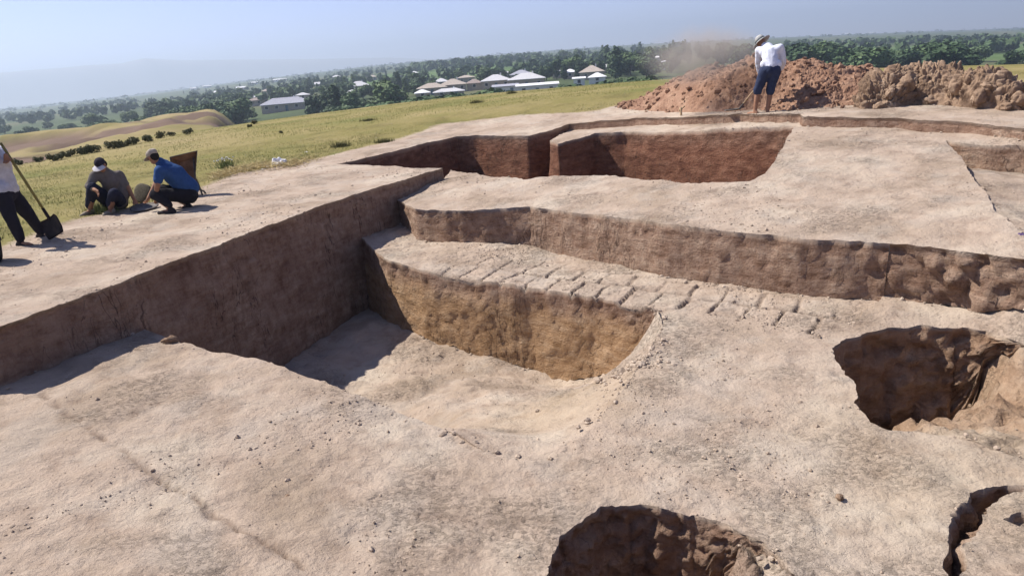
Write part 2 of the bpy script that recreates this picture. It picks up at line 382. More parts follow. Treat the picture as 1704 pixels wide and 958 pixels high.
R0 = 26.0; NRING = 720
def spacing(x, y):
    r = np.hypot(x, y); az = np.degrees(np.arctan2(x, y))
    inside = smooth(56, 44, np.abs(az)) * smooth(1.5, 2.6, y)
    return (0.0072 * np.maximum(r, 2.6)) * (1 + 5 * (1 - inside)), inside
def pip(poly_, X, Y):
    c = np.zeros(len(X), bool); n = len(poly_)
    for i in range(n):
        x1, y1 = poly_[i]; x2, y2 = poly_[(i + 1) % n]
        if y1 == y2: continue
        m = ((y1 > Y) != (y2 > Y)) & (X < (x2 - x1) * (Y - y1) / (y2 - y1) + x1)
        c ^= m
    return c
def build_dig():
    rng = np.random.default_rng(5)
    pts = []; edges = []; key = {}
    def vid(p):
        k = (round(p[0], 4), round(p[1], 4))
        if k not in key: key[k] = len(pts); pts.append((float(p[0]), float(p[1])))
        return key[k]
    seen = set()
    def seg(a, b):
        if (a, b) in seen or (b, a) in seen or a == b: return
        seen.add((a, b))
        L = math.dist(a, b); s = float(spacing(*((np.array(a) + b) / 2))[0]); n = max(1, int(L / (s * 0.8)))
        ids = [vid((a[0] + (b[0] - a[0]) * i / n, a[1] + (b[1] - a[1]) * i / n)) for i in range(n + 1)]
        ids[0] = vid(a); ids[-1] = vid(b)
        for i, j in zip(ids[:-1], ids[1:]):
            if i != j: edges.append((i, j))
    for k in ORDER:
        P = poly[k]
        for i in range(len(P)): seg(P[i], P[(i + 1) % len(P)])
    ringP = [(R0 * math.sin(2 * math.pi * i / NRING), R0 * math.cos(2 * math.pi * i / NRING)) for i in range(NRING)]
    ids = [vid(p) for p in ringP]
    for i in range(NRING): edges.append((ids[i], ids[(i + 1) % NRING]))
    nb = len(pts)
    B = np.array(pts)
    # interior points: rings of growing spacing
    cand = []
    r = 0.6
    while r < R0 - 0.15:
        s = 0.0072 * max(r, 2.6)
        n = int(2 * math.pi * r / s)
        th = np.arange(n) * 2 * math.pi / n + rng.random() * 0.3
        x, y = r * np.sin(th), r * np.cos(th)
        sp, ins = spacing(x, y)
        keep = rng.random(n) < (s / sp) ** 2
        cand.append(np.stack([x[keep], y[keep]], 1)); r += s * 1.45
    C = np.concatenate(cand)
    # denser on the bricks
    Wp = np.array(poly['W']); lo, hi = Wp.min(0), Wp.max(0)
    gx, gy = np.meshgrid(np.arange(lo[0], hi[0], .019), np.arange(lo[1], hi[1], .019)); g = np.stack([gx.ravel(), gy.ravel()], 1)
    g = g[pip(poly['W'], g[:, 0], g[:, 1])]
    C = C[~pip(poly['W'], C[:, 0], C[:, 1])]
    C = np.concatenate([C, g])
    s = spacing(C[:, 0], C[:, 1])[0]
    C = C + (rng.random(C.shape) - .5) * (np.minimum(s, .06) * 0.5)[:, None]
    # drop the ones too near a constraint
    cell = {}
    for x, y in B: cell.setdefault((int(x // .25), int(y // .25)), []).append((x, y))
    ok = np.ones(len(C), bool)
    cells = np.floor(C / .25).astype(int)
    order = np.lexsort((cells[:, 1], cells[:, 0])); cs = cells[order]
    st = np.flatnonzero(np.r_[True, np.any(cs[1:] != cs[:-1], 1)]); en = np.r_[st[1:], len(cs)]
    for a, b in zip(st, en):
        cx, cy = cs[a]; near_ = []
        for i in (-1, 0, 1):
            for j in (-1, 0, 1): near_ += cell.get((cx + i, cy + j), [])
        if near_:
            ix = order[a:b]; N = np.array(near_)
            d = ((C[ix][:, None] - N[None]) ** 2).sum(2).min(1)
            ok[ix] = d > (0.45 * np.minimum(spacing(C[ix][:, 0], C[ix][:, 1])[0], .12)) ** 2
    C = C[ok]
    ptsv = [Vector(p) for p in pts] + [Vector(p) for p in C.tolist()]
    vo, eo, fo, _, _, _ = delaunay_2d_cdt(ptsv, edges, [], 0, 1e-6, False)
    V = np.array([(v[0], v[1]) for v in vo]); T = np.array([f for f in fo if len(f) == 3], np.int64)
    a, b, c = V[T[:, 0]], V[T[:, 1]], V[T[:, 2]]
    area = (b[:, 0] - a[:, 0]) * (c[:, 1] - a[:, 1]) - (b[:, 1] - a[:, 1]) * (c[:, 0] - a[:, 0])
    T = np.where((area < 0)[:, None], T[:, ::-1], T)
    T = T[np.abs(area) > 1e-9]
    cen = V[T].mean(1)
    inside = np.hypot(cen[:, 0], cen[:, 1]) < R0; T = T[inside]; cen = cen[inside]
    reg = np.zeros(len(T), int)
    for k in ORDER:
        m = (reg == 0) & pip(poly[k], cen[:, 0], cen[:, 1]); reg[m] = REG[k]
    return V, T, reg
V2, TRI, TREG = build_dig()
print("dig", len(V2), "pts", len(TRI), "tris")

# brick pattern of the W region
_bo = np.array(U2(700, 450, -.89)); _be = np.array(U2(1369, 562, -.93)); _bd = (_be - _bo) / np.linalg.norm(_be - _bo); _bn = np.array([-_bd[1], _bd[0]])
def brick(XY):
    q = np.asarray(XY) - _bo; P3 = np.c_[XY, np.zeros(len(XY))]
    wob = fbm(P3, .35, 3, 77) * .035
    uu = q @ _bd + wob; vv = q @ _bn + fbm(P3, .4, 3, 78) * .03
    # the front edge of the wall is not a straight line
    rows = np.array([-.6, .0, .62, 1.12, 1.6])
    k = np.clip(np.searchsorted(rows, vv) - 1, 0, 3)
    dv = np.min(np.abs(vv[:, None] - rows[None, 1:4]), 1)
    L = np.array([.37, .38, .43, .40])[k]; off = np.array([.1, .0, .17, .05])[k]
    t = (uu + off + (vv - .1) * 0.12) / L; j = np.floor(t)
    e = _hash(j.astype(np.int64), k, k * 0 + 3, 5) * .1
    du = np.minimum(np.abs(t - j - e * .5), np.abs(j + 1 - t)) * L
    lvl = _hash(j.astype(np.int64), k, k * 0 + 1, 8)
    d = np.minimum(du, dv)
    brk = .45 + .55 * smooth(-.35, .15, fbm(P3, .22, 3, 79) + .15)
    fade = smooth(.1, .5, uu) * smooth(1.5, 1.1, vv) * smooth(6.9, 6.1, uu + .9 * vv) * (1 - .4 * smooth(.6, .9, vv))
    gr = smooth(.030, .008, np.minimum(du, dv * .7)) * brk * fade
    return gr, lvl * fade

SEAM = [U2(*p) for p in [(62, 657, -.58), (115, 690, -.6), (190, 745, -.63), (228, 770, -.64), (290, 815, -.67), (360, 850, -.69), (430, 890, -.71), (520, 940, -.75), (600, 990, -.78)]]
def seam(XY):
    d = np.full(len(XY), 9.0); w_ = XY + np.stack([fbm(np.c_[XY, 0 * XY[:, 0]], .3, 3, 501), fbm(np.c_[XY, 0 * XY[:, 0]], .3, 3, 502)], 1) * .06
    for a, b in zip(SEAM[:-1], SEAM[1:]):
        a, b = np.array(a), np.array(b); e = b - a; t = np.clip(((w_ - a) @ e) / (e @ e), 0, 1); d = np.minimum(d, np.linalg.norm(w_ - a - t[:, None] * e, axis=1))
    return smooth(.024, .005, d) * smooth(-.5, -.05, fbm(np.c_[XY, 0 * d], .25, 3, 503))
def relief(P, reg):
    """vertical relief of the trodden surfaces"""
    z = fbm(P, 1.3, 3, 3) * .03 + fbm(P, .3, 3, 4) * .014
    fl = fbm(P * (1, 1.8, 1), .16, 4, 9); z = z + smooth(-.05, .10, fl) * .009 * smooth(-.1, .25, fbm(P, .8, 2, 12))
    f2 = fbm(P * (1, 1.5, 1) + fbm(P, .2, 2, 14)[:, None] * .04, .34, 5, 15, .62); z = z + smooth(.0, .05, f2) * .011 + smooth(.22, .26, f2) * .008
    f3 = fbm(P, .075, 3, 16, .6); z = z + smooth(.0, .12, f3) * .006 * smooth(-.1, .2, fbm(P, .6, 3, 17))
    if len(reg) and reg[0] in (REG['D'], REG['E']): z = z * 2.2 + fbm(P, .3, 6, 778, .66) * .34 * smooth(-.96, -1.06, P[:, 2])
    if len(reg) and reg[0] == REG['P']: z = z * (1 + 1.2 * smooth(-.98, -1.35, P[:, 2]))
    if len(reg) and reg[0] == REG['F']: z = z - seam(P[:, :2]) * .026
    z = z * np.where(reg == 0, .7, 1.0)
    return z
def warp(P, crumb):
    o = np.empty_like(P)
    for k in range(3):
        o[:, k] = fbm(P, .5, 2, 30 + k * 11) * .03 + fbm(P, .13, 5, 60 + k * 13, .66) * .026 * crumb
    o[:, 2] *= .25
    return o
def crumbliness(XY):
    X, Y = XY[:, 0], XY[:, 1]
    c = np.full(len(X), .75)
    # clean-cut baulk edge
    b = np.array(baulk); a0, b0 = b[1], b[-1]; d = (b0 - a0) / np.linalg.norm(b0 - a0); n = np.array([d[1], -d[0]])
    db = np.abs((XY - a0) @ n); al = (XY - a0) @ d
    c = np.where((db < .15) & (al < np.linalg.norm(b0 - a0) + .1), .22, c)
    tfr = np.array(tf[8]); c = c + 1.3 * smooth(.6, .1, np.hypot(X - 4.6, (Y - 6.6) * .7) / 2.2)
    c = c + 1.5 * smooth(.55, .1, np.hypot(X - RUB[0], Y - RUB[1]))
    for k in 'DEGN': c = c + 1.1 * smooth(.35, .05, dist_poly(XY, poly[k]))
    return c
RUB = U2(1068, 565, -.92)
def brick_z(XY):
    g, l = brick(XY); return -g * .05 + l * .006

def finalize(P, wallf):
    cr = crumbliness(P[:, :2])
    return P + warp(P, cr)
def red_of(P):
    # reddish clay in the far pit and spread about it
    X, Y = P[:, 0], P[:, 1]
    return smooth(9.5, 11.5, Y) * smooth(.0, -.5, P[:, 2] - .05) * 0.9
def ochre_of(P, reg):
    X, Y, Z = P[:, 0], P[:, 1], P[:, 2]
    return 0 * X

# dirt / grass border of the uncut ground, in plan
gb = [U2(-400, 560, -.1), U2(-100, 460, 0), U2(0, 418, 0), U2(60, 392, 0), U2(130, 368, 0), U2(250, 340, 0), U2(340, 313, 0), U2(400, 292, 0), U2(500, 272, .05), U2(600, 250, .1), U2(680, 232, .12), U2(740, 214, .18), U2(850, 203, .25), U2(930, 197, .31), U2(1000, 191, .36), U2(1060, 180, .42)]
gb += [(7, 21.5), (9.5, 20.4), (12, 15.5), (16, 13), (30, 6), (30, -30), (-30, -30), (-30, 4)]
def dist_poly(XY, P):
    d = np.full(len(XY), 1e9)
    for i in range(len(P)):
        a = np.array(P[i]); b = np.array(P[(i + 1) % len(P)]); e = b - a
        t = np.clip(((XY - a) @ e) / (e @ e), 0, 1); q = a + t[:, None] * e
        d = np.minimum(d, ((XY - q) ** 2).sum(1))
    return np.sqrt(d)
def grass_of(XY):
    d = dist_poly(XY, gb); ins = pip(gb, XY[:, 0], XY[:, 1])
    sd_ = np.where(ins, -d, d)
    return smooth(-.35, .55, sd_ + .25 * fbm(np.c_[XY, 0 * d], 1.2, 3, 91))

SURF, FEET = [], []
def make_region(name, regs, wall_owner):
    """wall_owner(ra, rb) -> True when the riser between the two regions belongs to this object"""
    Vs, Fs, A = [], [], {"wall": [], "grass": [], "ochre": [], "red": [], "joint": []}
    base = 0
    for r in regs:
        m = TREG == r
        if not m.any(): continue
        t = TRI[m]; ids, inv = np.unique(t, return_inverse=True); inv = inv.reshape(t.shape)
        XY = V2[ids]; z = HF[r](XY)
        P = np.c_[XY, z]
        if r == REG['W']: P[:, 2] += brick_z(XY)
        Pw = finalize(P, None)
        Pw[:, 2] += relief(np.c_[XY, z], np.full(len(XY), r))
        if r == 0:   # blend to the landscape at the ring
            k = smooth(R0 - .02, R0 - 2.5, np.hypot(XY[:, 0], XY[:, 1]))
            Pw = P * (1 - k[:, None]) + Pw * k[:, None]
            ring = smooth(R0 - 3.5, R0, np.hypot(XY[:, 0], XY[:, 1]))
            Pw[:, 2] = Pw[:, 2] * (1 - ring) + land(XY) * ring
        SURF.append((Pw, r))
        Vs.append(Pw); Fs.append(inv + base); base += len(Pw)
        n = len(Pw)
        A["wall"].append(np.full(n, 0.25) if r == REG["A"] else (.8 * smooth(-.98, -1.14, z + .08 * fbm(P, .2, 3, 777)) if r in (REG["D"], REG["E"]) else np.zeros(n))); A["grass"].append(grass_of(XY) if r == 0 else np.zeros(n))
        oc = np.zeros(n)
        A["joint"].append(brick(XY)[0] if r == REG["W"] else (seam(XY) if r == REG["F"] else np.zeros(n)))
        if r in (REG['P'], REG['F']):
            oc = .45 * smooth(1.3, .2, np.hypot(XY[:, 0] - OC[0], XY[:, 1] - OC[1]))
        if r == REG['D']: oc = np.full(n, .45)
        if r == REG['F']: oc = np.maximum(oc, .3 * smooth(1.6, .6, np.hypot(XY[:, 0] - OD[0], XY[:, 1] - OD[1])))
        A["ochre"].append(oc); A["red"].append(smooth(.6, 1.3, XY[:, 1] * 0 + (2.0 if r == REG['A'] else 0)))
    # risers
    E = {}
    for ti, tri in enumerate(TRI):
        pass
    e = np.concatenate([TRI[:, [0, 1]], TRI[:, [1, 2]], TRI[:, [2, 0]]]); er = np.concatenate([TREG] * 3)
    ks = np.sort(e, 1); kk = ks[:, 0] * 10000000 + ks[:, 1]
    o = np.argsort(kk, kind='stable'); kk = kk[o]; e = e[o]; er = er[o]
    same = np.flatnonzero(kk[1:] == kk[:-1])
    same = same[er[same] != er[same + 1]]
    pairs = {}
    for i in same:
        ra, rb = int(er[i]), int(er[i + 1])
        ed = tuple(e[i])           # oriented with region ra on its left
        k = (min(ra, rb), max(ra, rb))
        if not wall_owner(*k): continue
        if ra != k[0]: ed = ed[::-1]
        pairs.setdefault(k, []).append(ed)
    for (ra, rb), eds in pairs.items():
        eds = np.array(eds); ids, inv = np.unique(eds, return_inverse=True); inv = inv.reshape(eds.shape)
        XY = V2[ids]; za, zb = HF[ra](XY), HF[rb](XY)
        ca = finalize(np.c_[XY, za], None); ca[:, 2] += relief(np.c_[XY, za], np.full(len(XY), ra))
        cb = finalize(np.c_[XY, zb], None); cb[:, 2] += relief(np.c_[XY, zb], np.full(len(XY), rb))
        if ra == REG['W']: ca[:, 2] += brick_z(XY)
        if rb == REG['W']: cb[:, 2] += brick_z(XY)
        hmax = np.percentile(np.abs(za - zb), 95)
        if hmax < .004: continue
        rr = float(np.hypot(XY[:, 0], XY[:, 1]).mean()); n = int(np.clip(hmax / (0.0065 * rr), 2, 60))
        # horizontal direction towards the lower side, per vertex
        d = V2[eds[:, 1]] - V2[eds[:, 0]]; nrm = np.stack([-d[:, 1], d[:, 0]], 1)   # left of edge = ra side
        L = np.linalg.norm(nrm, axis=1, keepdims=True) + 1e-9; nrm = nrm / L
        N = np.zeros((len(ids), 2)); np.add.at(N, inv[:, 0], nrm); np.add.at(N, inv[:, 1], nrm)
        N /= np.linalg.norm(N, axis=1, keepdims=True) + 1e-9
        a_low = za < zb; N = np.where(a_low[:, None], N, -N)
        top = np.where(a_low[:, None], cb, ca); bot = np.where(a_low[:, None], ca, cb)
        h = top[:, 2] - bot[:, 2]
        rows = []
        for i in range(n + 1):
            t = i / n; p = top * (1 - t) + bot * t; p[:, 2] = top[:, 2] - h * t
            Q = p.copy()
            cr = crumbliness(XY)
            env = min(1, t / .12)
            off = h * t * .07 + env * (fbm(Q * (1, 1, .8), .5, 6, 140, .58) * .05 + np.abs(fbm(Q, .12, 4, 150, .6)) * .05 * (0.4 + cr) - .012)
            # hanging crumbs and bites right under the lip
            bite = smooth(.0, .5, fbm(Q * (1, 1, .5), .10, 3, 170) + .1) * math.exp(-((t - .1) / .12) ** 2)
            off = off - bite * .045 * cr * env
            big = 1.3 * smooth(.6, .1, np.hypot(XY[:, 0] - 4.6, (XY[:, 1] - 6.6) * .7) / 2.2) * env
            wd, ws, wv = worley(Q, .28, 3); off = off + big * (smooth(.55, .1, wd) * .10 - .03 + .10 * fbm(Q, .2, 5, 161, .62))
            off = off * np.clip(h / .25, 0.05, 1)
            p[:, :2] += N * off[:, None]
            rows.append(p)
        P = np.concatenate(rows); m = len(ids)
        q = []
        for i in range(n):
            q.append(np.stack([inv[:, 0] + i * m, inv[:, 1] + i * m, inv[:, 1] + (i + 1) * m, inv[:, 0] + (i + 1) * m], 1))
        q = np.concatenate(q)
        FEET.append(P[-m:])
        Vs.append(P); Fs.append(('q', q + base)); base += len(P)
        tt = np.repeat(np.arange(n + 1) / n, m); hh = np.tile(np.abs(za - zb), n + 1)
        A["wall"].append(smooth(0, .05, tt * hh) * smooth(.02, .1, hh)); A["grass"].append(np.zeros(len(P)))
        Y = P[:, 1]; Z = P[:, 2]
        redv = np.zeros(len(P)); ocv = np.zeros(len(P))
        if REG['A'] in (ra, rb): redv = .55 + .4 * smooth(.25, -.2, Z)  # far pit faces take the shade-darkened red, more of it lower down
        if (ra, rb) == tuple(sorted((REG['P'], REG['W']))): ocv = smooth(-1.0, -1.35, Z + .12 * fbm(P, .3, 3, 190)) * .95; redv = .12 * (1 - ocv)
        if rb in (REG['D'],) or ra in (REG['D'],): ocv = np.full(len(P), .25)
        if 0 in (ra, rb) and REG['A'] not in (ra, rb): redv = .12 * smooth(-1.5, -.3, Z)
        A["ochre"].append(ocv); A["red"].append(redv); A["joint"].append(np.zeros(len(P)))
    V = np.concatenate(Vs)
    T3 = [f for f in Fs if not isinstance(f, tuple)]; Q4 = [f[1] for f in Fs if isinstance(f, tuple)]
    FF = ([np.concatenate(T3)] if T3 else []) + ([np.concatenate(Q4)] if Q4 else [])
    me = np_mesh(name, V, FF, M_SOIL)
    for k, v in A.items(): attr(me, k, np.concatenate(v))
    o_ = link(name, me)
    # consistent normals (upwards / towards the void) are not needed: two-sided diffuse
    return o_
OC = U2(930, 690, -1.3); OD = U2(1600, 760, -.93)

# ------------------------------------------------------------------ landscape beyond the dig
AZG = np.radians([-60, -40, -33, -27, -20, -10, 0, 10, 20, 30, 40, 55])
# rise of the skyline above eye level by bearing (deg)
RISE = [-.2, -.2, -.05, .18, .55, 1.0, 1.18, 1.1, .85, .45, -.1, -.3]
GUL = [(-33.2, 104, 8, 8), (-31.5, 72, 6, 3.5), (-29, 92, 6, 4), (-23.5, 112, 9, 7), (-21, 98, 6, 6), (-25.5, 128, 8, 8), (-26.5, 62, 5, 2.5)]   # bearing, distance, half width, half depth
def gully(XY):
    o = np.zeros(len(XY)); n = fbm(np.c_[XY, 0 * XY[:, 0]], 6, 4, 610, .6)
    for a, D, wx, wy in GUL:
        a = math.radians(a); c = np.array([math.sin(a), math.cos(a)]); t_ = np.array([c[1], -c[0]]); q = XY - c * D
        o = np.maximum(o, smooth(1.15, .75, np.sqrt((q @ t_ / wx) ** 2 + (q @ c / wy) ** 2) + n * .5))
    return o
def land(XY):
    XY = np.asarray(XY, float); r = np.hypot(XY[:, 0], XY[:, 1]); az = np.arctan2(XY[:, 0], XY[:, 1])
    P = np.c_[XY, 0 * r]
    rise = np.interp(az, AZG, RISE)
    re = np.minimum(r, 2800)
    # near mound: crest distance by bearing
    crest = np.interp(np.degrees(az), [-60, -42, -33, -27, -20, -12, -5, 5, 12, 20, 30, 38, 60], [30, 30, 30, 42, 40, 42, 46, 52, 48, 46, 50, 60, 60])
    z0 = L0z(XY * np.minimum(1, 25.0 / np.maximum(r, 1e-6))[:, None])
    target = HC - (HC - 0.0) + r * np.tan(np.radians(rise))
    near_ = z0 * smooth(60, 26, r) + (-.25 - .012 * (r - 26)) * smooth(26, 60, r) + np.maximum(0, r - 20) * np.tan(np.radians(rise)) * .9
    plain_ = -11.0 + re * np.tan(np.radians(rise))
    mid = -2.3 + r * np.tan(np.radians(rise)) + 1.5 * fbm(P, 24, 4, 301) + .8 * fbm(P, 8, 4, 302) - .008 * (r - 60)
    left = smooth(-18, -22, np.degrees(az))
    down = smooth(0, 1, (r - crest) / (42 + 70 * left * 0))
    shelf = near_ * (1 - down) + plain_ * down
    dl = smooth(0, 1, (r - crest) / 30); dl2 = smooth(140, 195, r)
    shelfL = (near_ * (1 - dl) + mid * dl) * (1 - dl2) + plain_ * dl2
    shelfL = shelfL - gully(XY) * 1.1
    z = shelf * (1 - left) + shelfL * left
    z = z + smooth(26, 40, r) * fbm(P, 9, 3, 310) * .12
    z = z + smooth(300, 1500, r) * fbm(P, 500, 3, 320) * 3
    return z
def land1(x, y): return float(land([(x, y)])[0])
def hit(px, py, r0=20, r1=9000):
    """where the view through a pixel meets the landscape"""
    d = ray(px, py); d = d / math.hypot(d[0], d[1])
    rs = np.geomspace(r0, r1, 900); P = CAM + rs[:, None] * d
    zz = land(P[:, :2]); k = np.flatnonzero(P[:, 2] < zz)
    if not len(k): return None
    i = k[0]; return (float(P[i, 0]), float(P[i, 1]), float(zz[i]))

def field_material():
    t = NT("land"); v = t.coord(); gr = t.at("grass"); dirt = t.at("dirt"); crop = t.at("crop")
    g1 = t.noise(0.25, 4, 0.6, v); g2 = t.noise(14, 5, 0.75, v)
    gc = t.ramp(g1, [(0.30, (0.17, 0.168, 0.056)), (0.5, (0.235, 0.20, 0.078)), (0.7, (0.31, 0.25, 0.12))])
    gc = t.mix(0.6, gc, t.ramp(g2, [(0.3, (0.6, 0.62, 0.5)), (0.6, (1.05, 1.05, 1.0))]), 'MULTIPLY')
    dc = t.ramp(t.noise(.12, 6, .65, v), [(.3, (.20, .16, .075)), (.5, (.30, .23, .12)), (.7, (.38, .29, .17))])
    c = t.mix(dirt, gc, dc)
    pl = t.ramp(t.noise(.012, 3, .5, t.vscale(v, (1, .6, 1))), [(.35, (.055, .075, .035)), (.5, (.075, .10, .04)), (.62, (.12, .12, .06)), (.7, (.09, .11, .05))])
    c = t.mix(crop, c, pl)
    c = t.mix(t.at("green"), c, t.ramp(t.noise(.05, 4, .6, v), [(.35, (.075, .125, .035)), (.65, (.11, .17, .055))]))
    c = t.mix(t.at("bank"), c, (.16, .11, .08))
    return t.out(c, t.bump(g2, .5, .05), .97)
M_LAND = field_material()
FIELDS = [  # bright crop fields: centre pixel, size in metres along and across
]
def build_land():
    th = []; a = 0.0
    # same angles as the ring
    n = NRING; rs = [R0]; 
    while rs[-1] < 5300: rs.append(rs[-1] * (1.012 if rs[-1] < 220 else 1.03))
    rs = np.array(rs); ang = 2 * math.pi * np.arange(n) / n
    R, A_ = np.meshgrid(rs, ang, indexing='ij')
    XY = np.stack([(R * np.sin(A_)).ravel(), (R * np.cos(A_)).ravel()], 1)
    z = land(XY)
    V = np.c_[XY, z]
    i = np.arange(len(rs) - 1)[:, None] * n; j = np.arange(n)[None]; j2 = (j + 1) % n
    q = np.stack([(i + j).ravel(), (i + n + j).ravel(), (i + n + j2).ravel(), (i + j2).ravel()], 1)
    r = R.ravel(); az = np.degrees(A_.ravel()); az = np.where(az > 180, az - 360, az)
    P = np.c_[XY, 0 * r]
    left = smooth(-18, -22, az)
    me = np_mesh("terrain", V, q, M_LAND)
    nz = fbm(P, 30, 3, 401)
    dirt = left * smooth(27, 38, r + nz * 10 + (az + 33) * .6) * (.1 + .6 * smooth(-.5, .5, fbm(P, 12, 5, 402, .6)))
    dirt = np.maximum(dirt, .5 * smooth(30, 44, r) * smooth(.1, .4, nz) * (1 - left))
    crop = smooth(0, 1, (r - (95 + left * 70)) / 30)
    attr(me, "grass", 0 * r + 1); attr(me, "dirt", dirt); attr(me, "crop", crop)
    # two green crop fields in the plain
    green = np.zeros(len(r)); bank = np.zeros(len(r))
    w_ = V - CAM; dep = w_ @ _f; px = 852 + FPX * (w_ @ _r) / dep; py = 479 - FPX * (w_ @ _u) / dep
    g0 = hit(720, 122); g1_ = hit(1560, 85)
    if g0: green = np.maximum(green, smooth(1.06, .94, np.abs(np.hypot(V[:, 0], V[:, 1]) / math.hypot(*g0[:2]) - 1) / .28) * smooth(-14, -12, az) * smooth(6, 4, az))
    if g1_: green = np.maximum(green, smooth(1.06, .94, np.abs(np.hypot(V[:, 0], V[:, 1]) / math.hypot(*g1_[:2]) - 1) / .3) * smooth(22, 24, az) * .8)
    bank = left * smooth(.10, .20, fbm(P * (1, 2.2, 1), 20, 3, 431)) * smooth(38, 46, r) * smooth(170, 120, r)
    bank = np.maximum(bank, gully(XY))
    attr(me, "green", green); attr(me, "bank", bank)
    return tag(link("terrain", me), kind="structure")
terrain = build_land()

owner_wall = lambda a, b: (a, b) == tuple(sorted((REG['P'], REG['W'])))
others = lambda a, b: not owner_wall(a, b)
ground = make_region("ground", [0] + [REG[k] for k in ORDER if k != 'W'], others)
tag(ground, kind="structure")
bw = make_region("mud_brick_wall", [REG['W']], owner_wall)
tag(bw, "low wall topped with two rows of pale mud bricks above an orange-brown cut face", "brick wall")

# ------------------------------------------------------------------ spoil heap and clod bank behind the dig
def soil2(name, cols, bscale=1.0):
    t = NT(name); v = t.coord()
    n = t.noise(2.2 * bscale, 6, .65, v); n2 = t.noise(17, 5, .7, v)
    c = t.ramp(n, [(.3, cols[0]), (.5, cols[1]), (.7, cols[2])])
    c = t.mix(.6, c, t.ramp(n2, [(.3, (.6, .55, .5)), (.6, (1.08, 1.06, 1.04))]), 'MULTIPLY')
    b = t.bump(n2, .7, .04)
    return t.out(c, t.bump(t.noise(60, 3, .6, v), .4, .01, b), .97)
M_HEAP = soil2("heap_soil", [(.20, .115, .078), (.29, .175, .12), (.38, .25, .175)])
M_BANK = soil2("bank_soil", [(.19, .13, .09), (.28, .195, .135), (.39, .29, .21)])
def ridge(name, cols, mat, clod, nS, nT, seed, back=1.0, power=1.0, hol=.22):
    """cols: (px, py of the front foot, py of the crest, depth to the crest in metres)"""
    xs = np.array([c[0] for c in cols], float)
    pxs = np.linspace(xs[0], xs[-1], nS)
    fy = np.interp(pxs, xs, [c[1] for c in cols]); cy = np.interp(pxs, xs, [c[2] for c in cols]); dp = np.interp(pxs, xs, [c[3] for c in cols])
    V = []
    for px, a, b, d in zip(pxs, fy, cy, dp):
        z0 = float(np.interp(px, [1000, 1200, 1330, 1500, 1704], [.36, .54, .62, .58, .5])) + .02
        p = U(px, a, z0); D = math.hypot(p[0], p[1]); dirn = np.array([p[0], p[1]]) / D
        top = zat(px, b, (p[0] + dirn[0] * d, p[1] + dirn[1] * d)); h = max(0.0, top - z0)
        for k in range(nT):
            t = k / (nT - 1) * 2
            if t <= 1: q = t; prof = h * (math.sin(q * math.pi / 2) ** power)
            else: q = t - 1; prof = h * (0.5 + 0.5 * math.cos(q * math.pi))
            off = d * t if t <= 1 else d + back * (t - 1) * max(d, 1.2)
            V.append((p[0] + dirn[0] * off, p[1] + dirn[1] * off, z0 - .06 + prof))
    V = np.array(V)
    I = np.arange((nS - 1) * nT).reshape(nS - 1, nT)[:, :-1].ravel()
    q = np.stack([I, I + nT, I + nT + 1, I + 1], 1)
    # displacement: clods of several sizes
    G = V.reshape(nS, nT, 3); du = np.gradient(G, axis=0); dv = np.gradient(G, axis=1); N = np.cross(du, dv); N /= np.linalg.norm(N, axis=2, keepdims=True) + 1e-9
    N[N[..., 2] < 0] *= -1; N = N.reshape(-1, 3)
    hrel = smooth(0, .25, V[:, 2] - V[:, 2].min() - .1) * .0 + 1
    P = V.copy(); disp = np.zeros(len(P))
    for sc, am in clod:
        Q = P + np.stack([vnoise(P, sc, seed + 5 + k) for k in range(3)], 1) * sc * .3
        d1, d2, vv = worley(Q, sc, seed + int(sc * 100))
        m = smooth(-.25, .3, fbm(P, sc * 4, 2, seed + 50))
        disp += am * (smooth(0, .30, d2 - d1) * (.25 + .75 * (vv * .5 + .5)) * (.3 + .7 * m) - .3)
    disp += fbm(P, 1.0, 5, seed + 3) * hol - .5 * hol * smooth(.0, .35, fbm(P, .75, 3, seed + 4))
    disp *= np.interp(pxs, [1000, 1140, 1215], [.35, .42, 1]).repeat(nT) if name == 'spoil_heap' else 1
    edge = np.minimum(1, np.minimum(np.arange(nS) / 12.0, (nS - 1 - np.arange(nS)) / 12.0)).repeat(nT)
    tt = np.tile(np.minimum(1, np.arange(nT) / (nT * .06)), nS)
    P = P + N * (disp * edge * tt)[:, None]
    return link(name, np_mesh(name, P, q, mat)), P
heap, hp = ridge("spoil_heap", [(985, 190, 189, .5), (1030, 189, 172, 1.2), (1080, 189, 152, 1.8), (1140, 188, 118, 2.3), (1190, 187, 99, 2.6), (1245, 186, 91, 2.7), (1330, 184, 94, 2.6), (1395, 182, 106, 2.2), (1440, 180, 112, 1.9), (1480, 178, 135, 1.5), (1520, 178, 170, 1.0)],
                 M_HEAP, [(.5, .09), (.24, .075), (.11, .06), (.05, .035)], 560, 200, 11, 1.0, 1.0, .26)
tag(heap, "big heap of loose reddish spoil behind the standing digger", "spoil heap")
bank, bp = ridge("clod_bank", [(1395, 184, 180, .5), (1440, 184, 140, .7), (1480, 183, 116, .8), (1520, 180, 122, .7), (1560, 181, 112, .8), (1620, 186, 112, .8), (1660, 189, 122, .7), (1704, 191, 142, .7), (1760, 194, 138, .8), (1830, 198, 150, .7), (1880, 200, 196, .5)],
                 M_BANK, [(.42, .13), (.2, .13), (.1, .09), (.05, .05)], 520, 150, 23, 1.3, .6, .62)
tag(bank, "ragged bank of big pale brown clods with dark hollows, right of the reddish heap", "earth bank")

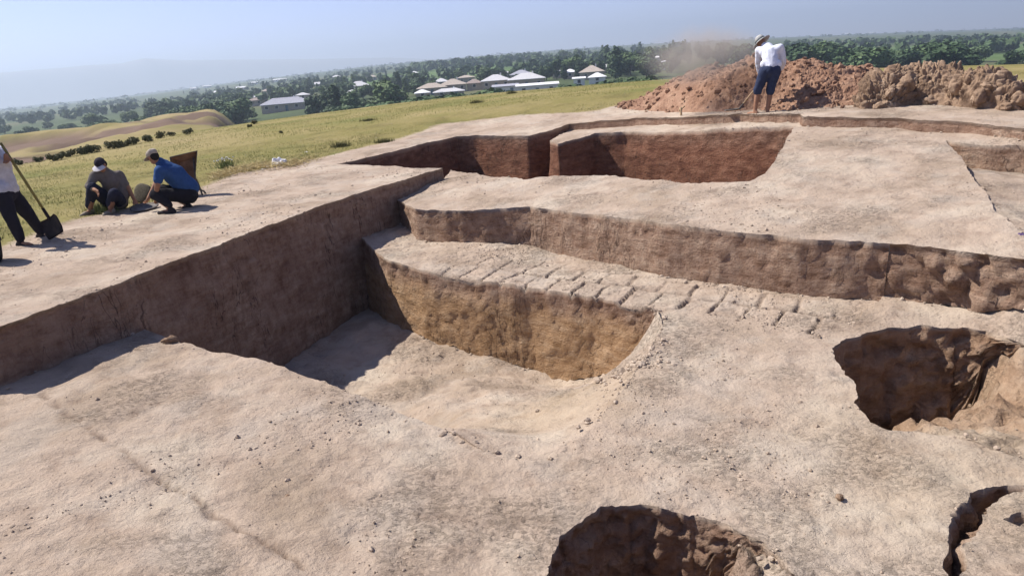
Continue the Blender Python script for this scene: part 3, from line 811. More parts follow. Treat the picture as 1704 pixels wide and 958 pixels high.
def clod_mesh(r, seed, sub=3):
    bm = bmesh.new(); bmesh.ops.create_icosphere(bm, subdivisions=sub, radius=1)
    V = np.array([v.co[:] for v in bm.verts]); n = V / np.linalg.norm(V, axis=1, keepdims=True)
    d, d2, vv = worley(V + seed * 3.1, .9, seed)
    k = 1 + .55 * fbm(V + seed, 1.3, 5, seed) + .30 * (vv) * smooth(0, .12, d2 - d)
    V = n * k[:, None] * r * np.array([1, .85, .7])
    for v, c in zip(bm.verts, V): v.co = c
    return bm
def merge_clods(name, spots, mat, sub=1):
    VV, FF = [], []; base = 0
    protos = []
    for s in range(6):
        bm = clod_mesh(1, s + 1, sub); protos.append((np.array([v.co[:] for v in bm.verts]), np.array([[v.index for v in f.verts] for f in bm.faces]))); bm.free()
    rs = random.Random(3)
    for (x, y, z, r) in spots:
        V, F_ = protos[rs.randrange(6)]; a = rs.uniform(0, 6.28); c, s = math.cos(a), math.sin(a)
        R = np.array([[c, -s, 0], [s, c, 0], [0, 0, rs.uniform(.7, 1.3)]])
        VV.append((V * r) @ R.T + (x, y, z)); FF.append(F_ + base); base += len(V)
    return link(name, np_mesh(name, np.concatenate(VV), np.concatenate(FF), mat, False))
rs = random.Random(8); sp = []
for _ in range(2600):
    i = rs.randrange(len(hp)); x, y, z = hp[i]; k = (i % 200) / 200
    if k > .62: continue
    r = .014 + .085 * rs.random() ** 6
    if k < .12: x += rs.uniform(-.5, .3); y += rs.uniform(-.35, .2); z = max(z, 0.0)
    sp.append((x, y, z + r * .3, r))
# the trail of clods at the foot on the left
for _ in range(160):
    t = rs.random(); px, py = 1012 + 150 * t + rs.gauss(0, 6), 188 - 42 * t * rs.random() ** .5 + rs.uniform(-3, 1)
    p = U(px, min(py, 188), .40); r = .02 + .085 * rs.random() ** 2.5
    sp.append((p[0] * 1.0, p[1] * 1.0, .40 + r * .4, r))
cl = merge_clods("loose_clods", sp, M_HEAP); tag(cl, "crumbs and small clods lying over the reddish heap", "clods", kind="stuff")
k = 0
for px, py, r in [(1482, 150, .17), (1515, 140, .2), (1545, 160, .19), (1590, 135, .22), (1625, 160, .17), (1650, 135, .16), (1690, 158, .2), (1575, 170, .13), (1462, 172, .14), (1535, 128, .15), (1610, 122, .14), (1672, 180, .12)]:
    d = ray(px, py); d = d / math.hypot(d[0], d[1])
    g = bp; dd = g[:, :2] @ d[:2]; off = np.abs(g[:, 0] * d[1] - g[:, 1] * d[0]); zr = HC + dd * d[2]
    c = (off < .06) & (np.abs(g[:, 2] - zr) < .06)
    if not c.any(): continue
    i = np.flatnonzero(c)[np.argmin(dd[c])]; p = g[i]
    k += 1; r = r * .8; bm = clod_mesh(r, 20 + k, 4)
    me = bpy.data.meshes.new("earth_clod"); bm.to_mesh(me); bm.free(); me.materials.append(M_BANK)
    for f in me.polygons: f.use_smooth = True
    o = link("earth_clod", me, loc=(p[0], p[1], p[2] - r * .25)); o.rotation_euler = (k, k * 2.1, k * .7)
    tag(o, f"{'big' if r > .15 else 'smaller'} lumpy pale clod {'high' if py < 145 else ('midway' if py < 165 else 'low')} in the ragged bank, {'left end' if px < 1500 else ('left half' if px < 1570 else ('right half' if px < 1640 else 'right end'))}", "clod", "large clods in the ragged bank")

# crumbs on the trodden floor
rs = random.Random(12); sp = []
def dig_z(x, y):
    for kk in ORDER:
        if pip(poly[kk], np.array([x]), np.array([y]))[0]: return kk, float(HF[REG[kk]](np.array([[x, y]]))[0])
    return '0', float(L0z(np.array([[x, y]]))[0])
rc = np.random.default_rng(41)
AV = np.concatenate([p for p, r in SURF if r not in (0, REG['A'])] + [p for p, r in SURF if r == 0]); AR = np.concatenate([np.full(len(p), r) for p, r in SURF if r not in (0, REG['A'])] + [np.full(len(p), 0) for p, r in SURF if r == 0])
rr_ = np.hypot(AV[:, 0], AV[:, 1]); az_ = np.degrees(np.arctan2(AV[:, 0], AV[:, 1])); vis = (np.abs(az_) < 44) & (AV[:, 1] > 2) & (rr_ < 18); vis &= (AR != 0) | (grass_of(AV[:, :2]) < .3)
AV, rr_ = AV[vis], rr_[vis]
dens = smooth(.0, .35, fbm(AV * (1, 1, 0), .9, 4, 880)) ** 1.5 + .05 + 2.5 * smooth(.45, .05, np.hypot(AV[:, 0] - RUB[0] + .1, AV[:, 1] - RUB[1] + .3))
dens *= np.where(pip(poly['W'], AV[:, 0], AV[:, 1]), .25, 1) * np.maximum(rr_, 3) ** .6
pick = rc.choice(len(AV), 9000, p=dens / dens.sum())
for i in pick:
    x, y, z = AV[i]; r = .003 + .007 * rc.random() ** 3 + .014 * rc.random() ** 26; r *= 1 + .05 * rr_[i]
    if math.hypot(x - RUB[0] + .1, y - RUB[1] + .3) < .5: r *= 2.6
    sp.append((x + rc.normal() * .01, y + rc.normal() * .01, z + r * .15, r))
for P_ in FEET:
    v_ = P_[(np.abs(np.degrees(np.arctan2(P_[:, 0], P_[:, 1]))) < 44) & (P_[:, 1] > 2) & (np.hypot(P_[:, 0], P_[:, 1]) < 16)]
    if len(v_) < 5: continue
    for i in rc.choice(len(v_), len(v_) // 2):
        x, y, z = v_[i]; r = .008 + .03 * rc.random() ** 3
        sp.append((x + rc.normal() * .05, y + rc.normal() * .05, z + r * .2, r))
M_CRUMB = soil2("crumb_soil", [(.34, .265, .20), (.44, .355, .28), (.50, .42, .34)])
tag(merge_clods("soil_crumbs", sp, M_CRUMB), "small crumbs of earth scattered on the swept floor", "crumbs", kind="stuff")
def stone(px, py, z, r, label, seed, mat):
    p = U(px, py, z); bm = clod_mesh(r, seed, 3); me = bpy.data.meshes.new("earth_lump"); bm.to_mesh(me); bm.free(); me.materials.append(mat)
    for f in me.polygons: f.use_smooth = True
    kk, zz = dig_z(p[0], p[1])
    o = link("earth_lump", me, loc=(p[0], p[1], zz + r * .35)); o.rotation_euler[2] = seed
    return tag(o, label, "lump")
stone(283, 571, -.64, .085, "pale lump at the sharp corner of the floor beside the deep pit", 41, M_BANK)
stone(1397, 832, -.92, .03, "small pale lump alone on the floor left of the narrow crack", 42, M_BANK)
stone(478, 822, -.75, .016, "dark pebble-sized crumb on the lower left floor", 43, M_BANK)

# ------------------------------------------------------------------ haze and far hills
hz = bpy.data.materials.new("haze"); hz.use_nodes = True; t = hz.node_tree; t.nodes.remove(t.nodes["Principled BSDF"])
pv = t.nodes.new("ShaderNodeVolumePrincipled"); pv.inputs["Color"].default_value = (.72, .86, 1, 1); pv.inputs["Density"].default_value = 0.00044; pv.inputs["Anisotropy"].default_value = 0.35
t.links.new(pv.outputs[0], t.nodes["Material Output"].inputs["Volume"])
def box_np(x0, x1, y0, y1, z0, z1):
    V = np.array([(x, y, z) for z in (z0, z1) for x, y in ((x0, y0), (x1, y0), (x1, y1), (x0, y1))], float)
    return V, np.array([(0, 3, 2, 1), (4, 5, 6, 7), (0, 1, 5, 4), (1, 2, 6, 5), (2, 3, 7, 6), (3, 0, 4, 7)])
V, q = box_np(-5650, 5650, -5650, 5650, -75, 225)
haze = link("haze", np_mesh("haze", V, q, hz, False)); tag(haze, "pale blue haze over the plain", "haze", kind="stuff")

def hills():
    n, m = 260, 40
    az = np.radians(np.linspace(-75, 5, n)); V = []
    key = [(-300, 118), (0, 120), (90, 114), (150, 108), (205, 104), (240, 96), (300, 100), (400, 99), (480, 98), (560, 97), (640, 96), (760, 100), (900, 112)]
    rid = []
    for a in az:
        # elevation from the skyline read off the picture
        px = 852 + 0
        best = None
        for p in range(-900, 1100, 4):
            d = ray(p, np.interp(p, [k[0] for k in key], [k[1] for k in key])); aa = math.atan2(d[0], d[1])
            if best is None or abs(aa - a) < best[0]: best = (abs(aa - a), d[2] / math.hypot(d[0], d[1]))
        rid.append(best[1] * 4600)
    for i, a in enumerate(az):
        for j in range(m):
            r = 3900 + 1400 * j / (m - 1); prof = math.exp(-((r - 4600) / 330) ** 2)
            V.append((r * math.sin(a), r * math.cos(a), -60 + (rid[i] + 60) * prof))
    V = np.array(V); V[:, 2] += fbm(V * (1, 1, 0), 600, 5, 700) * 14 * smooth(0, 200, V[:, 2])
    I = np.arange((n - 1) * m).reshape(n - 1, m)[:, :-1].ravel()
    t = NT("far_hill"); mt = t.out(t.ramp(t.noise(.0015, 4), [(.3, (.34, .34, .34)), (.7, (.42, .41, .40))]))
    return tag(link("hills", np_mesh("hills", V, np.stack([I, I + m, I + m + 1, I + 1], 1), mt)), kind="structure")
hills()

# ------------------------------------------------------------------ trees
def leaf_mat(name, a, b, c):
    t = NT(name); v = t.coord(); oi = t.n("ShaderNodeObjectInfo")
    n = t.noise(.9, 4, .6, v)
    col = t.ramp(t.math('ADD', n, t.math('MULTIPLY', t.math('SUBTRACT', oi.outputs["Random"], .5), .35)), [(.25, a), (.5, b), (.75, c)])
    t.b.inputs["Specular IOR Level"].default_value = .2
    return t.out(col, None, .7)
M_LEAF = leaf_mat("leaf", (.05, .085, .03), (.085, .135, .045), (.13, .18, .065))
M_LEAFD = leaf_mat("leaf_dark", (.03, .058, .026), (.055, .095, .038), (.085, .13, .05))
M_LEAFP = leaf_mat("leaf_pale", (.05, .09, .035), (.08, .13, .05), (.12, .17, .075))
M_BUSH = leaf_mat("bush_leaf", (.06, .065, .02), (.10, .095, .035), (.15, .13, .05))
M_BARK = flat_mat("bark", (.16, .12, .085), .3, 8)
def crown_mesh(kind, seed, mat, n=1100):
    rs = np.random.default_rng(seed)
    lobes = []
    if kind == 'round':
        for _ in range(13):
            a = rs.random() * 6.28; rr = rs.random() ** .5 * .36; z = .28 + rs.random() * .5
            lobes.append((rr * math.cos(a), rr * math.sin(a), z, .13 + .11 * rs.random()))
        lobes.append((0, 0, .6, .26))
    elif kind == 'poplar':
        for i in range(16):
            z = .14 + .8 * i / 15; w_ = .085 * math.sin(math.pi * min(1, (z + .12) / 1.1)) ** .7 + .02
            a = rs.random() * 6.28; lobes.append((.035 * math.cos(a), .035 * math.sin(a), z, w_ * (.8 + .5 * rs.random())))
    elif kind == 'tall':
        for i in range(15):
            z = .2 + .7 * rs.random(); w_ = .25 * math.sin(math.pi * min(1, max(.05, (1.02 - z) / .95))) ** .6
            a = rs.random() * 6.28; lobes.append((w_ * .6 * math.cos(a), w_ * .6 * math.sin(a), z, .08 + .08 * rs.random()))
    else:      # bush
        for _ in range(9):
            a = rs.random() * 6.28; rr = rs.random() ** .5 * .55; lobes.append((rr * math.cos(a), rr * math.sin(a), .25 + .3 * rs.random(), .22 + .15 * rs.random()))
    lobes = np.array(lobes); wgt = lobes[:, 3] ** 2; pick = rs.choice(len(lobes), n, p=wgt / wgt.sum())
    d = rs.normal(size=(n, 3)); d /= np.linalg.norm(d, axis=1, keepdims=True)
    L = lobes[pick]; rad = L[:, 3] * (.7 + .42 * rs.random(n) ** .6)
    C = L[:, :3] + d * rad[:, None] * np.array([1, 1, .85])
    s = (.028 if kind == 'poplar' else .042) * (.6 + .9 * rs.random(n)) * (1.6 if kind == 'bush' else 1)
    nn = d + rs.normal(size=(n, 3)) * .55 + (0, 0, .25); nn /= np.linalg.norm(nn, axis=1, keepdims=True)
    up = rs.normal(size=(n, 3)); u = np.cross(nn, up); u /= np.linalg.norm(u, axis=1, keepdims=True); v = np.cross(nn, u)
    s = s[:, None]
    V = np.stack([C - u * s - v * s * .5, C + u * s - v * s * .7, C + u * s * .7 + v * s, C - u * s * .8 + v * s * .8], 1).reshape(-1, 3)
    q = np.arange(len(V)).reshape(-1, 4)
    return np_mesh("crown", V, q, mat, False)
def tube_np(pts, rad, seg=6):
    """tapered tube through the points, closed by fans"""
    P = [np.array(p, float) for p in pts]; V, F4, F3 = [], [], []
    for i, (p, r) in enumerate(zip(P, rad)):
        t = P[min(i + 1, len(P) - 1)] - P[max(i - 1, 0)]; t = t / (np.linalg.norm(t) + 1e-9)
        a = np.cross(t, (0, 0, 1) if abs(t[2]) < .9 else (1, 0, 0)); a /= np.linalg.norm(a); b = np.cross(t, a)
        for k in range(seg):
            an = 2 * math.pi * k / seg; V.append(p + r * (math.cos(an) * a + math.sin(an) * b))
    for i in range(len(P) - 1):
        for k in range(seg):
            F4.append((i * seg + k, i * seg + (k + 1) % seg, (i + 1) * seg + (k + 1) % seg, (i + 1) * seg + k))
    V.append(P[0]); V.append(P[-1]); n = len(V)
    for k in range(seg): F3.append(((k + 1) % seg, k, n - 2)); F3.append(((len(P) - 1) * seg + k, (len(P) - 1) * seg + (k + 1) % seg, n - 1))
    return np.array(V), F4, F3
class MB:
    def __init__(s): s.V = []; s.F = []; s.n = 0
    def add(s, V, *Fs):
        V = np.asarray(V, float)
        for F_ in Fs:
            for f in F_: s.F.append(tuple(int(i) + s.n for i in f))
        s.V.append(V); s.n += len(V); return s
    def tube(s, pts, rad, seg=8):
        if not hasattr(rad, '__len__'): rad = [rad] * len(pts)
        return s.add(*tube_np(pts, rad, seg))
    def box(s, c, size, rot=None):
        V, q = box_np(-size[0] / 2, size[0] / 2, -size[1] / 2, size[1] / 2, -size[2] / 2, size[2] / 2)
        if rot is not None: V = V @ np.array(rot).T
        return s.add(V + c, q)
    def build(s, name, mat, parent=None, smooth_=False, bevel=0):
        me = bpy.data.meshes.new(name); me.from_pydata(np.concatenate(s.V).tolist(), [], s.F); me.materials.append(mat)
        for p in me.polygons: p.use_smooth = smooth_
        me.update(); o = link(name, me, parent)
        if bevel:
            m = o.modifiers.new("bevel", 'BEVEL'); m.width = bevel; m.segments = 2; m.limit_method = 'ANGLE'
        return o
def trunk_mesh(kind, seed):
    rs = random.Random(seed); mb = MB()
    top = {'round': .6, 'poplar': .9, 'tall': .8, 'bush': .4}[kind]; r = {'round': .028, 'poplar': .016, 'tall': .022, 'bush': .03}[kind]
    mb.tube([(0, 0, -.06), (rs.uniform(-.01, .01), 0, top * .4), (rs.uniform(-.03, .03), rs.uniform(-.02, .02), top)], [r * 1.2, r, r * .35], 6)
    for k in range(5 if kind != 'bush' else 7):
        a = rs.uniform(0, 6.28); z = top * rs.uniform(.25, .6); l = .25 if kind in ('round', 'bush') else .1
        mb.tube([(0, 0, z), (l * .5 * math.cos(a), l * .5 * math.sin(a), z + .12), (l * math.cos(a), l * math.sin(a), z + .28)], [r * .5, r * .35, r * .12], 5)
    o = mb.build("trunk", M_BARK); me = o.data; bpy.data.objects.remove(o); return me
PROTO = {}
for kd, mats in {'round': (M_LEAF, M_LEAFD, M_LEAFP), 'poplar': (M_LEAFD, M_LEAF), 'tall': (M_LEAF, M_LEAFD, M_LEAFP), 'bush': (M_BUSH,)}.items():
    PROTO[kd] = [(crown_mesh(kd, 10 * i + j + len(kd), m, {'bush': 500, 'poplar': 800}.get(kd, 1400)), trunk_mesh(kd, i + j)) for i, m in enumerate(mats) for j in range(3)]
RT = random.Random(77); NTREE = 0
MARKS = [(40, "at the far left edge"), (120, "left of the turquoise shed"), (240, "beside the turquoise shed"), (330, "right of the turquoise shed"), (419, "by the small pale roof on the left"), (478, "by the large grey hipped roof"), (553, "near the narrow dark poplar"), (600, "by the pale cluster of roofs"), (645, "near the broad green tree"), (735, "by the tan roofs"), (826, "near the pale grey roofs"), (895, "by the long white building"), (949, "by the white roof between poplars"), (990, "near the grey-tan domed roof"), (1045, "left of the two white blocks"), (1100, "around the two white blocks"), (1200, "behind the dusty heap"), (1330, "right of the digger"), (1400, "above the heap's middle"), (1480, "above the heap's right end"), (1560, "above the ragged bank"), (1680, "near the right edge")]
def tree_label(x, y, h, kind, sh, place):
    w_ = np.array([x, y, -8.0]) - CAM; px = 852 + FPX * (w_ @ _r) / (w_ @ _f); D = math.hypot(x, y)
    m = min(MARKS, key=lambda k_: abs(k_[0] - px))[1]
    c = {0: "mid-green", 1: "dark", 2: "pale green"}.get(sh, "dark") + {"poplar": " poplar", "tall": " pointed tree", "round": " rounded tree"}[kind]
    s = "low " if h < 4.6 else ("tall " if h > 7 else "")
    c = c.replace(" rounded", "") if len(f"{s}{c} {m} {place}".split()) > 14 else c
    return f"{s}{c} {m}, {'nearer' if D < 215 else ('farther' if D < 400 else 'distant')} {place}"
def tree(x, y, h, kind='round', shade=None, label="", group=None, name="tree", wide=1.0, cat="tree", z=None):
    """crown and trunk under an empty at the foot"""
    global NTREE
    NTREE += 1
    label = tree_label(x, y, h, kind, shade, label[1:]) if label.startswith('@') else label
    pr = PROTO[kind]; cr, tr = pr[(3 * shade + RT.randrange(3)) if shade is not None else RT.randrange(len(pr))]
    e = bpy.data.objects.new(name, None); COL.objects.link(e); e.empty_display_size = .1
    e.location = (x, y, (land1(x, y) if z is None else z)); e.rotation_euler[2] = RT.uniform(0, 6.28); e.scale = (h * wide, h * wide, h)
    link("crown", cr, e); link("trunk", tr, e)
    return tag(e, label, cat, group)
def azr(px, D, py=130):
    d = ray(px, py); k = D / math.hypot(d[0], d[1]); return float(d[0] * k), float(d[1] * k)
def tree_top(px, pyt, D, kind='round', wide=1.0, **k):
    x, y = azr(px, D, pyt); h = zat(px, pyt, (x, y)) - land1(x, y)
    return tree(x, y, max(2.0, h), kind, wide=wide, **k)
def plainD(px, py):
    h = hit(px, py, 203, 9000); return math.hypot(h[0], h[1]) if h else 3000

# the named ones
G = "trees among the village houses"
for px, top, D, kd, sh, wd, lab in [
    (645, 128, 200, 'round', 0, 1.25, "broad green tree standing alone at the field edge, right of the grey-roofed house"),
    (553, 139, 195, 'poplar', 0, 1.5, "narrow dark poplar at the field edge, left of the broad green tree"),
    (582, 150, 190, 'round', 2, 1.1, "pale green rounded tree beside the narrow dark poplar"),
    (525, 150, 205, 'round', 1, 1.1, "dark round tree just right of the large grey hipped roof"),
    (600, 160, 195, 'round', 0, 1.2, "small green tree below the pale cluster of roofs at the field edge"),
    (700, 158, 215, 'round', 0, 1.2, "low green tree between the broad tree and the tan roofs"),
    (808, 108, 330, 'round', 1, 1.2, "dark rounded tree behind the two grey roofs in the middle of the village"),
    (908, 106, 300, 'round', 1, 1.1, "dark round tree right of the long white wall"),
    (925, 100, 300, 'tall', 1, 1.0, "dark tall tree behind the long white wall"),
    (938, 105, 290, 'poplar', 0, 1.5, "dark poplar just right of the long white wall"),
    (962, 100, 290, 'poplar', 0, 1.5, "dark poplar at the left end of the domed grey roof"),
    (985, 96, 320, 'poplar', 1, 1.4, "slim poplar rising behind the domed grey roof"),
    (1022, 90, 290, 'tall', 1, 1.2, "tall dark tree right of the small white-roofed shed"),
    (1045, 88, 300, 'tall', 0, 1.2, "tall green tree left of the two white blocks"),
    (1075, 98, 270, 'round', 0, 1.3, "rounded green tree in front of the two white blocks"),
    (1110, 80, 310, 'tall', 1, 1.3, "tall dark tree right above the two white blocks"),
    (1205, 62, 330, 'round', 1, 1.0, "small dark tree behind the dusty top of the heap"),
    (1235, 72, 300, 'round', 1, 1.2, "dark tree behind the digger's hat"),
    (1175, 70, 420, 'round', 1, .9, "small tree far behind the dust cloud"),
]:
    tree_top(px, top, D, kd, wd, shade=sh, label=lab, group=G)
# belt right of the digger
GB = "dense belt of trees behind the spoil heap"
for i in range(46):
    t = i / 45; px = 1308 + 300 * t + RT.uniform(-6, 6); D = RT.uniform(235, 275)
    top = np.interp(px, [1300, 1330, 1400, 1420, 1445, 1470, 1540, 1570, 1600, 1612], [74, 66, 68, 76, 76, 82, 74, 66, 72, 88]) + RT.uniform(-2, 7)
    tree_top(px, top, D, 'round', RT.uniform(.95, 1.35), shade=RT.choice([0, 1, 1]), label="@in the belt", group=GB)
for px, top, D, lab in [(1436, 76, 215, "pale green round tree bulging out of the front of the tree belt"), (1590, 66, 222, "tall dark tree at the right end of the tree belt"), (1632, 72, 330, "small tree standing right of the tree belt"), (1690, 82, 260, "dark tree at the right edge of the picture")]:
    tree_top(px, top, D, 'round', 1.3, shade=1 if 'dark' in lab else 2, label=lab)
# row of bushes at the edge of the field
for px, py, h in [(31, 275, .45), (66, 270, .4), (90, 268, .5), (102, 266, .5), (117, 261, .5), (135, 258, .55), (145, 256, .5), (157, 254, .6), (187, 248, .6), (198, 246, .55), (214, 243, .5), (222, 241, .6), (247, 236, .55), (269, 230, .6), (286, 227, .4), (313, 224, .5), (423, 207, .35), (468, 222, .18), (416, 212, .25)]:
    g = hit(px, py)
    if g: tree(g[0], g[1], h * .7, 'bush', wide=.9, label="low dark bush in the row along the edge of the field", group="low bushes along the edge of the field", name="bush", cat="bush", z=g[2])
# left: line of trees beyond the mounds
for i in range(80):
    px = 2 + RT.random() * 400; sky = np.interp(px, [0, 400], [178, 118]); D = RT.uniform(208, 245) if i < 45 else RT.uniform(220, 420)
    x, y = azr(px, D, sky + 30); tree(x, y, RT.uniform(4.0, 7.5) * (1.1 if px > 250 else .85), 'round', shade=RT.choice([0, 0, 1, 2]), wide=RT.uniform(1.0, 1.5), label="@row past mounds", group="trees beyond the brown mounds")
# village trees, beyond and between the roofs
def scatter(n, x0, x1, y0, y1, kinds, label, group, hr=(3.8, 7.2), sh=None, seed=1):
    r_ = random.Random(seed)
    for _ in range(n):
        px = r_.uniform(x0, x1); sky = np.interp(px, [0, 400, 850, 1150, 1400, 1704], [178, 118, 85, 63, 46, 48])
        D = plainD(px, sky + r_.uniform(y0, y1)); x, y = azr(px, D)
        if any(abs(math.atan2(x, y) - a) < wdt and D < hd + 14 and D > hd - 45 for a, hd, wdt in HOUSE_AZ): continue
        kd = r_.choice(kinds); tree(x, y, r_.uniform(*hr) * (1.25 if kd == 'poplar' else 1), kd, shade=(r_.choice(sh) if sh else None) if kd != 'poplar' else None, wide=r_.uniform(1.0, 1.4) if kd != 'poplar' else 1.2, label=label, group=group)

# ------------------------------------------------------------------ village houses
M_ROOF = {k: flat_mat("roof_" + k, c, .18, 2.5, .6) for k, c in {'grey': (.36, .36, .40), 'pale': (.55, .54, .54), 'tan': (.42, .36, .30), 'brown': (.30, .24, .21), 'white': (.74, .73, .72), 'green': (.16, .42, .36)}.items()}
M_WALLW = flat_mat("whitewash", (.70, .69, .66), .08, 2); M_WALLG = flat_mat("mud_plaster", (.40, .34, .27), .15, 2); M_WIN = flat_mat("dark_glass", (.03, .035, .045), .1, 2, .2); M_WOOD = flat_mat("door_wood", (.10, .15, .19), .1, 3)
HOUSE_AZ = []
def house(px, pyb, wpx, depth, hw, hr_, roof, walls, label, name="house", rot=0.0, shape='hip', D=None):
    D = D or plainD(px, pyb); x, y = azr(px, D, pyb); W = wpx * D / FPX / 1.02
    e = bpy.data.objects.new(name, None); COL.objects.link(e); e.location = (x, y, land1(x, y)); az = math.atan2(x, y); e.rotation_euler[2] = -az + rot
    HOUSE_AZ.append((az, D, wpx / FPX * .52))
    d = depth; ov = .45
    mb = MB(); mb.box((0, 0, hw / 2 - .5), (W, d, hw + 1)); mb.build("wall", walls, e)
    mb = MB(); a, b = W / 2 + ov, d / 2 + ov; z0, z1 = hw + .003, hw + hr_
    if shape == 'hip': c = max(.4, a - b * .85); V = [(-a, -b, z0), (a, -b, z0), (a, b, z0), (-a, b, z0), (-c, 0, z1), (c, 0, z1)]
    elif shape == 'gable': V = [(-a, -b, z0), (a, -b, z0), (a, b, z0), (-a, b, z0), (-a, 0, z1), (a, 0, z1)]
    else: V = [(-a, -b, z0), (a, -b, z0), (a, b, z0 + hr_), (-a, b, z0 + hr_), (-a, 0, z0 + hr_ / 2), (a, 0, z0 + hr_ / 2)]
    V = V + [(p[0], p[1], p[2] - .18) for p in V[:4]]
    mb.add(V, [(0, 1, 5, 4), (2, 3, 4, 5), (3, 0, 4), (1, 2, 5), (0, 6, 7, 1), (1, 7, 8, 2), (2, 8, 9, 3), (3, 9, 6, 0), (6, 9, 8, 7)]); rf = mb.build("roof", roof, e)
    if shape != 'shed' and W > 6:
        mb = MB(); mb.box((W * .18, b * .25, z1 - .1), (.5, .5, 1.1)); mb.build("chimney", M_WALLW, rf)
    n = max(1, int(W / 3.2))
    for i in range(n):
        xx = -W / 2 + W * (i + .5) / n
        if i == n // 2 and n > 1:
            mb = MB(); mb.box((xx, -d / 2 - .02, 1.0), (.95, .1, 2.0)); mb.build("door", M_WOOD, e)
        else:
            mb = MB(); mb.box((xx, -d / 2 - .01, 1.6), (1.2, .08, 1.2)); wd = mb.build("window", M_WALLW, e)
            mb = MB(); mb.box((xx, -d / 2 - .05, 1.6), (1.0, .04, 1.0)); mb.build("pane", M_WIN, wd)
    return tag(e, label, "house" if name == "house" else name.replace('_', ' '))
R_ = M_ROOF
for a in [
    (478, 184, 74, 10, 2.6, 2.0, R_['grey'], M_WALLG, "house with a large lavender-grey hipped roof nearest the field on the left"),
    (438, 175, 44, 8, 2.4, 1.1, R_['brown'], M_WALLG, "low brown-roofed house behind and left of the large grey hipped roof"),
    (419, 170, 22, 7, 2.4, 1.0, R_['pale'], M_WALLG, "small pale-roofed house at the left end of the roofs"),
    (505, 167, 20, 7, 2.4, 1.0, R_['pale'], M_WALLG, "small pale roof showing behind the right end of the large grey roof"),
    (598, 152, 34, 10, 2.6, 2.2, R_['pale'], M_WALLW, "pale-roofed house half hidden left of the broad green tree"),
    (588, 163, 24, 8, 2.2, 1.0, R_['white'], M_WALLG, "low white lean-to roof in front of the pale-roofed house"),
    (720, 158, 46, 9, 2.5, 1.6, R_['tan'], M_WALLG, "tan-roofed house first right of the broad green tree"),
    (755, 153, 42, 10, 2.6, 2.0, R_['tan'], M_WALLG, "tan hipped-roof house in front of the beige block"),
    (748, 163, 48, 6, 2.0, 1.0, R_['pale'], M_WALLG, "long low pale-tan roof lowest in the tan cluster"),
    (704, 166, 22, 6, 2.2, 1.0, R_['white'], M_WALLG, "small whitish roof at the left foot of the tan cluster"),
    (776, 140, 28, 8, 2.8, 1.0, R_['tan'], M_WALLG, "boxy beige house behind the tan roofs"),
    (826, 147, 46, 10, 2.8, 2.0, R_['pale'], M_WALLG, "pale grey hipped-roof house left of the widest grey roof"),
    (877, 146, 58, 11, 3.0, 2.0, R_['pale'], M_WALLG, "house with the widest pale grey hipped roof in the middle of the village"),
    (868, 134, 36, 10, 2.6, 1.8, R_['grey'], M_WALLG, "grey hipped roof rising behind the widest roof"),
    (840, 130, 18, 7, 2.4, 1.0, R_['white'], M_WALLG, "small white roof left behind the grey hipped roof"),
    (930, 130, 20, 7, 2.6, 1.2, R_['pale'], M_WALLG, "small pale house in the gap right of the grey roofs"),
    (949, 131, 20, 7, 2.6, 1.2, R_['white'], M_WALLG, "small white-roofed house between the dark poplars"),
    (985, 132, 38, 11, 2.8, 2.4, R_['tan'], M_WALLG, "house with a rounded-looking grey-tan roof left of the tall dark tree"),
    (994, 139, 26, 7, 2.2, 1.4, R_['white'], M_WALLW, "white-roofed shed in front of the grey-tan roof"),
    (1094, 112, 14, 7, 4.6, .8, R_['white'], M_WALLW, "upper white block left of the heap"),
    (1108, 116, 14, 7, 3.4, .8, R_['white'], M_WALLW, "lower white block beside the heap's slope"),
]: house(*a)
house(895, 158, 66, 5, 2.8, .5, R_['white'], M_WALLW, "long white building lowest in the village at the field edge", shape='shed')
house(842, 158, 40, 5, 2.6, .5, R_['grey'], M_WALLW, "low whitewashed building joined to the left of the long white one", shape='shed')
house(964, 144, 18, 4, 2.6, .4, R_['white'], M_WALLW, "small whitewashed hut left of the white-roofed shed", shape='shed')
house(240, 191, 36, 6, 2.2, .8, R_['green'], M_WALLG, "shed with a turquoise roof among the trees on the far left", name="shed", shape='shed', D=185)
for px, py, w_, c in [(207, 157, 16, "left"), (246, 151, 16, "middle"), (272, 150, 12, "right")]:
    house(px, py, w_, 9, 2.6, .8, R_['tan'], M_WALLG, f"long tan farm shed on the far slope, {c} one of three", name="farm_shed", shape='gable')
for px, py, w_, lab in [(425, 141, 14, "bright white gable beyond the dark trees"), (466, 136, 20, "long white roof far off above the dark trees"), (345, 146, 12, "tiny white house on the far left of the village"), (322, 150, 8, "tiniest white house on the far left"), (364, 160, 10, "small white house left of the dark trees"), (780, 104, 8, "white speck of a house far beyond the green field"), (820, 100, 8, "farther white speck of a house right of the first one"), (1407, 56, 10, "white house on the skyline, left of two"), (1452, 56, 10, "white house on the skyline, right of two")]:
    house(px, py, w_, 8, 3, 1.5, R_['white'], M_WALLW, lab, name="far_house", shape='gable')

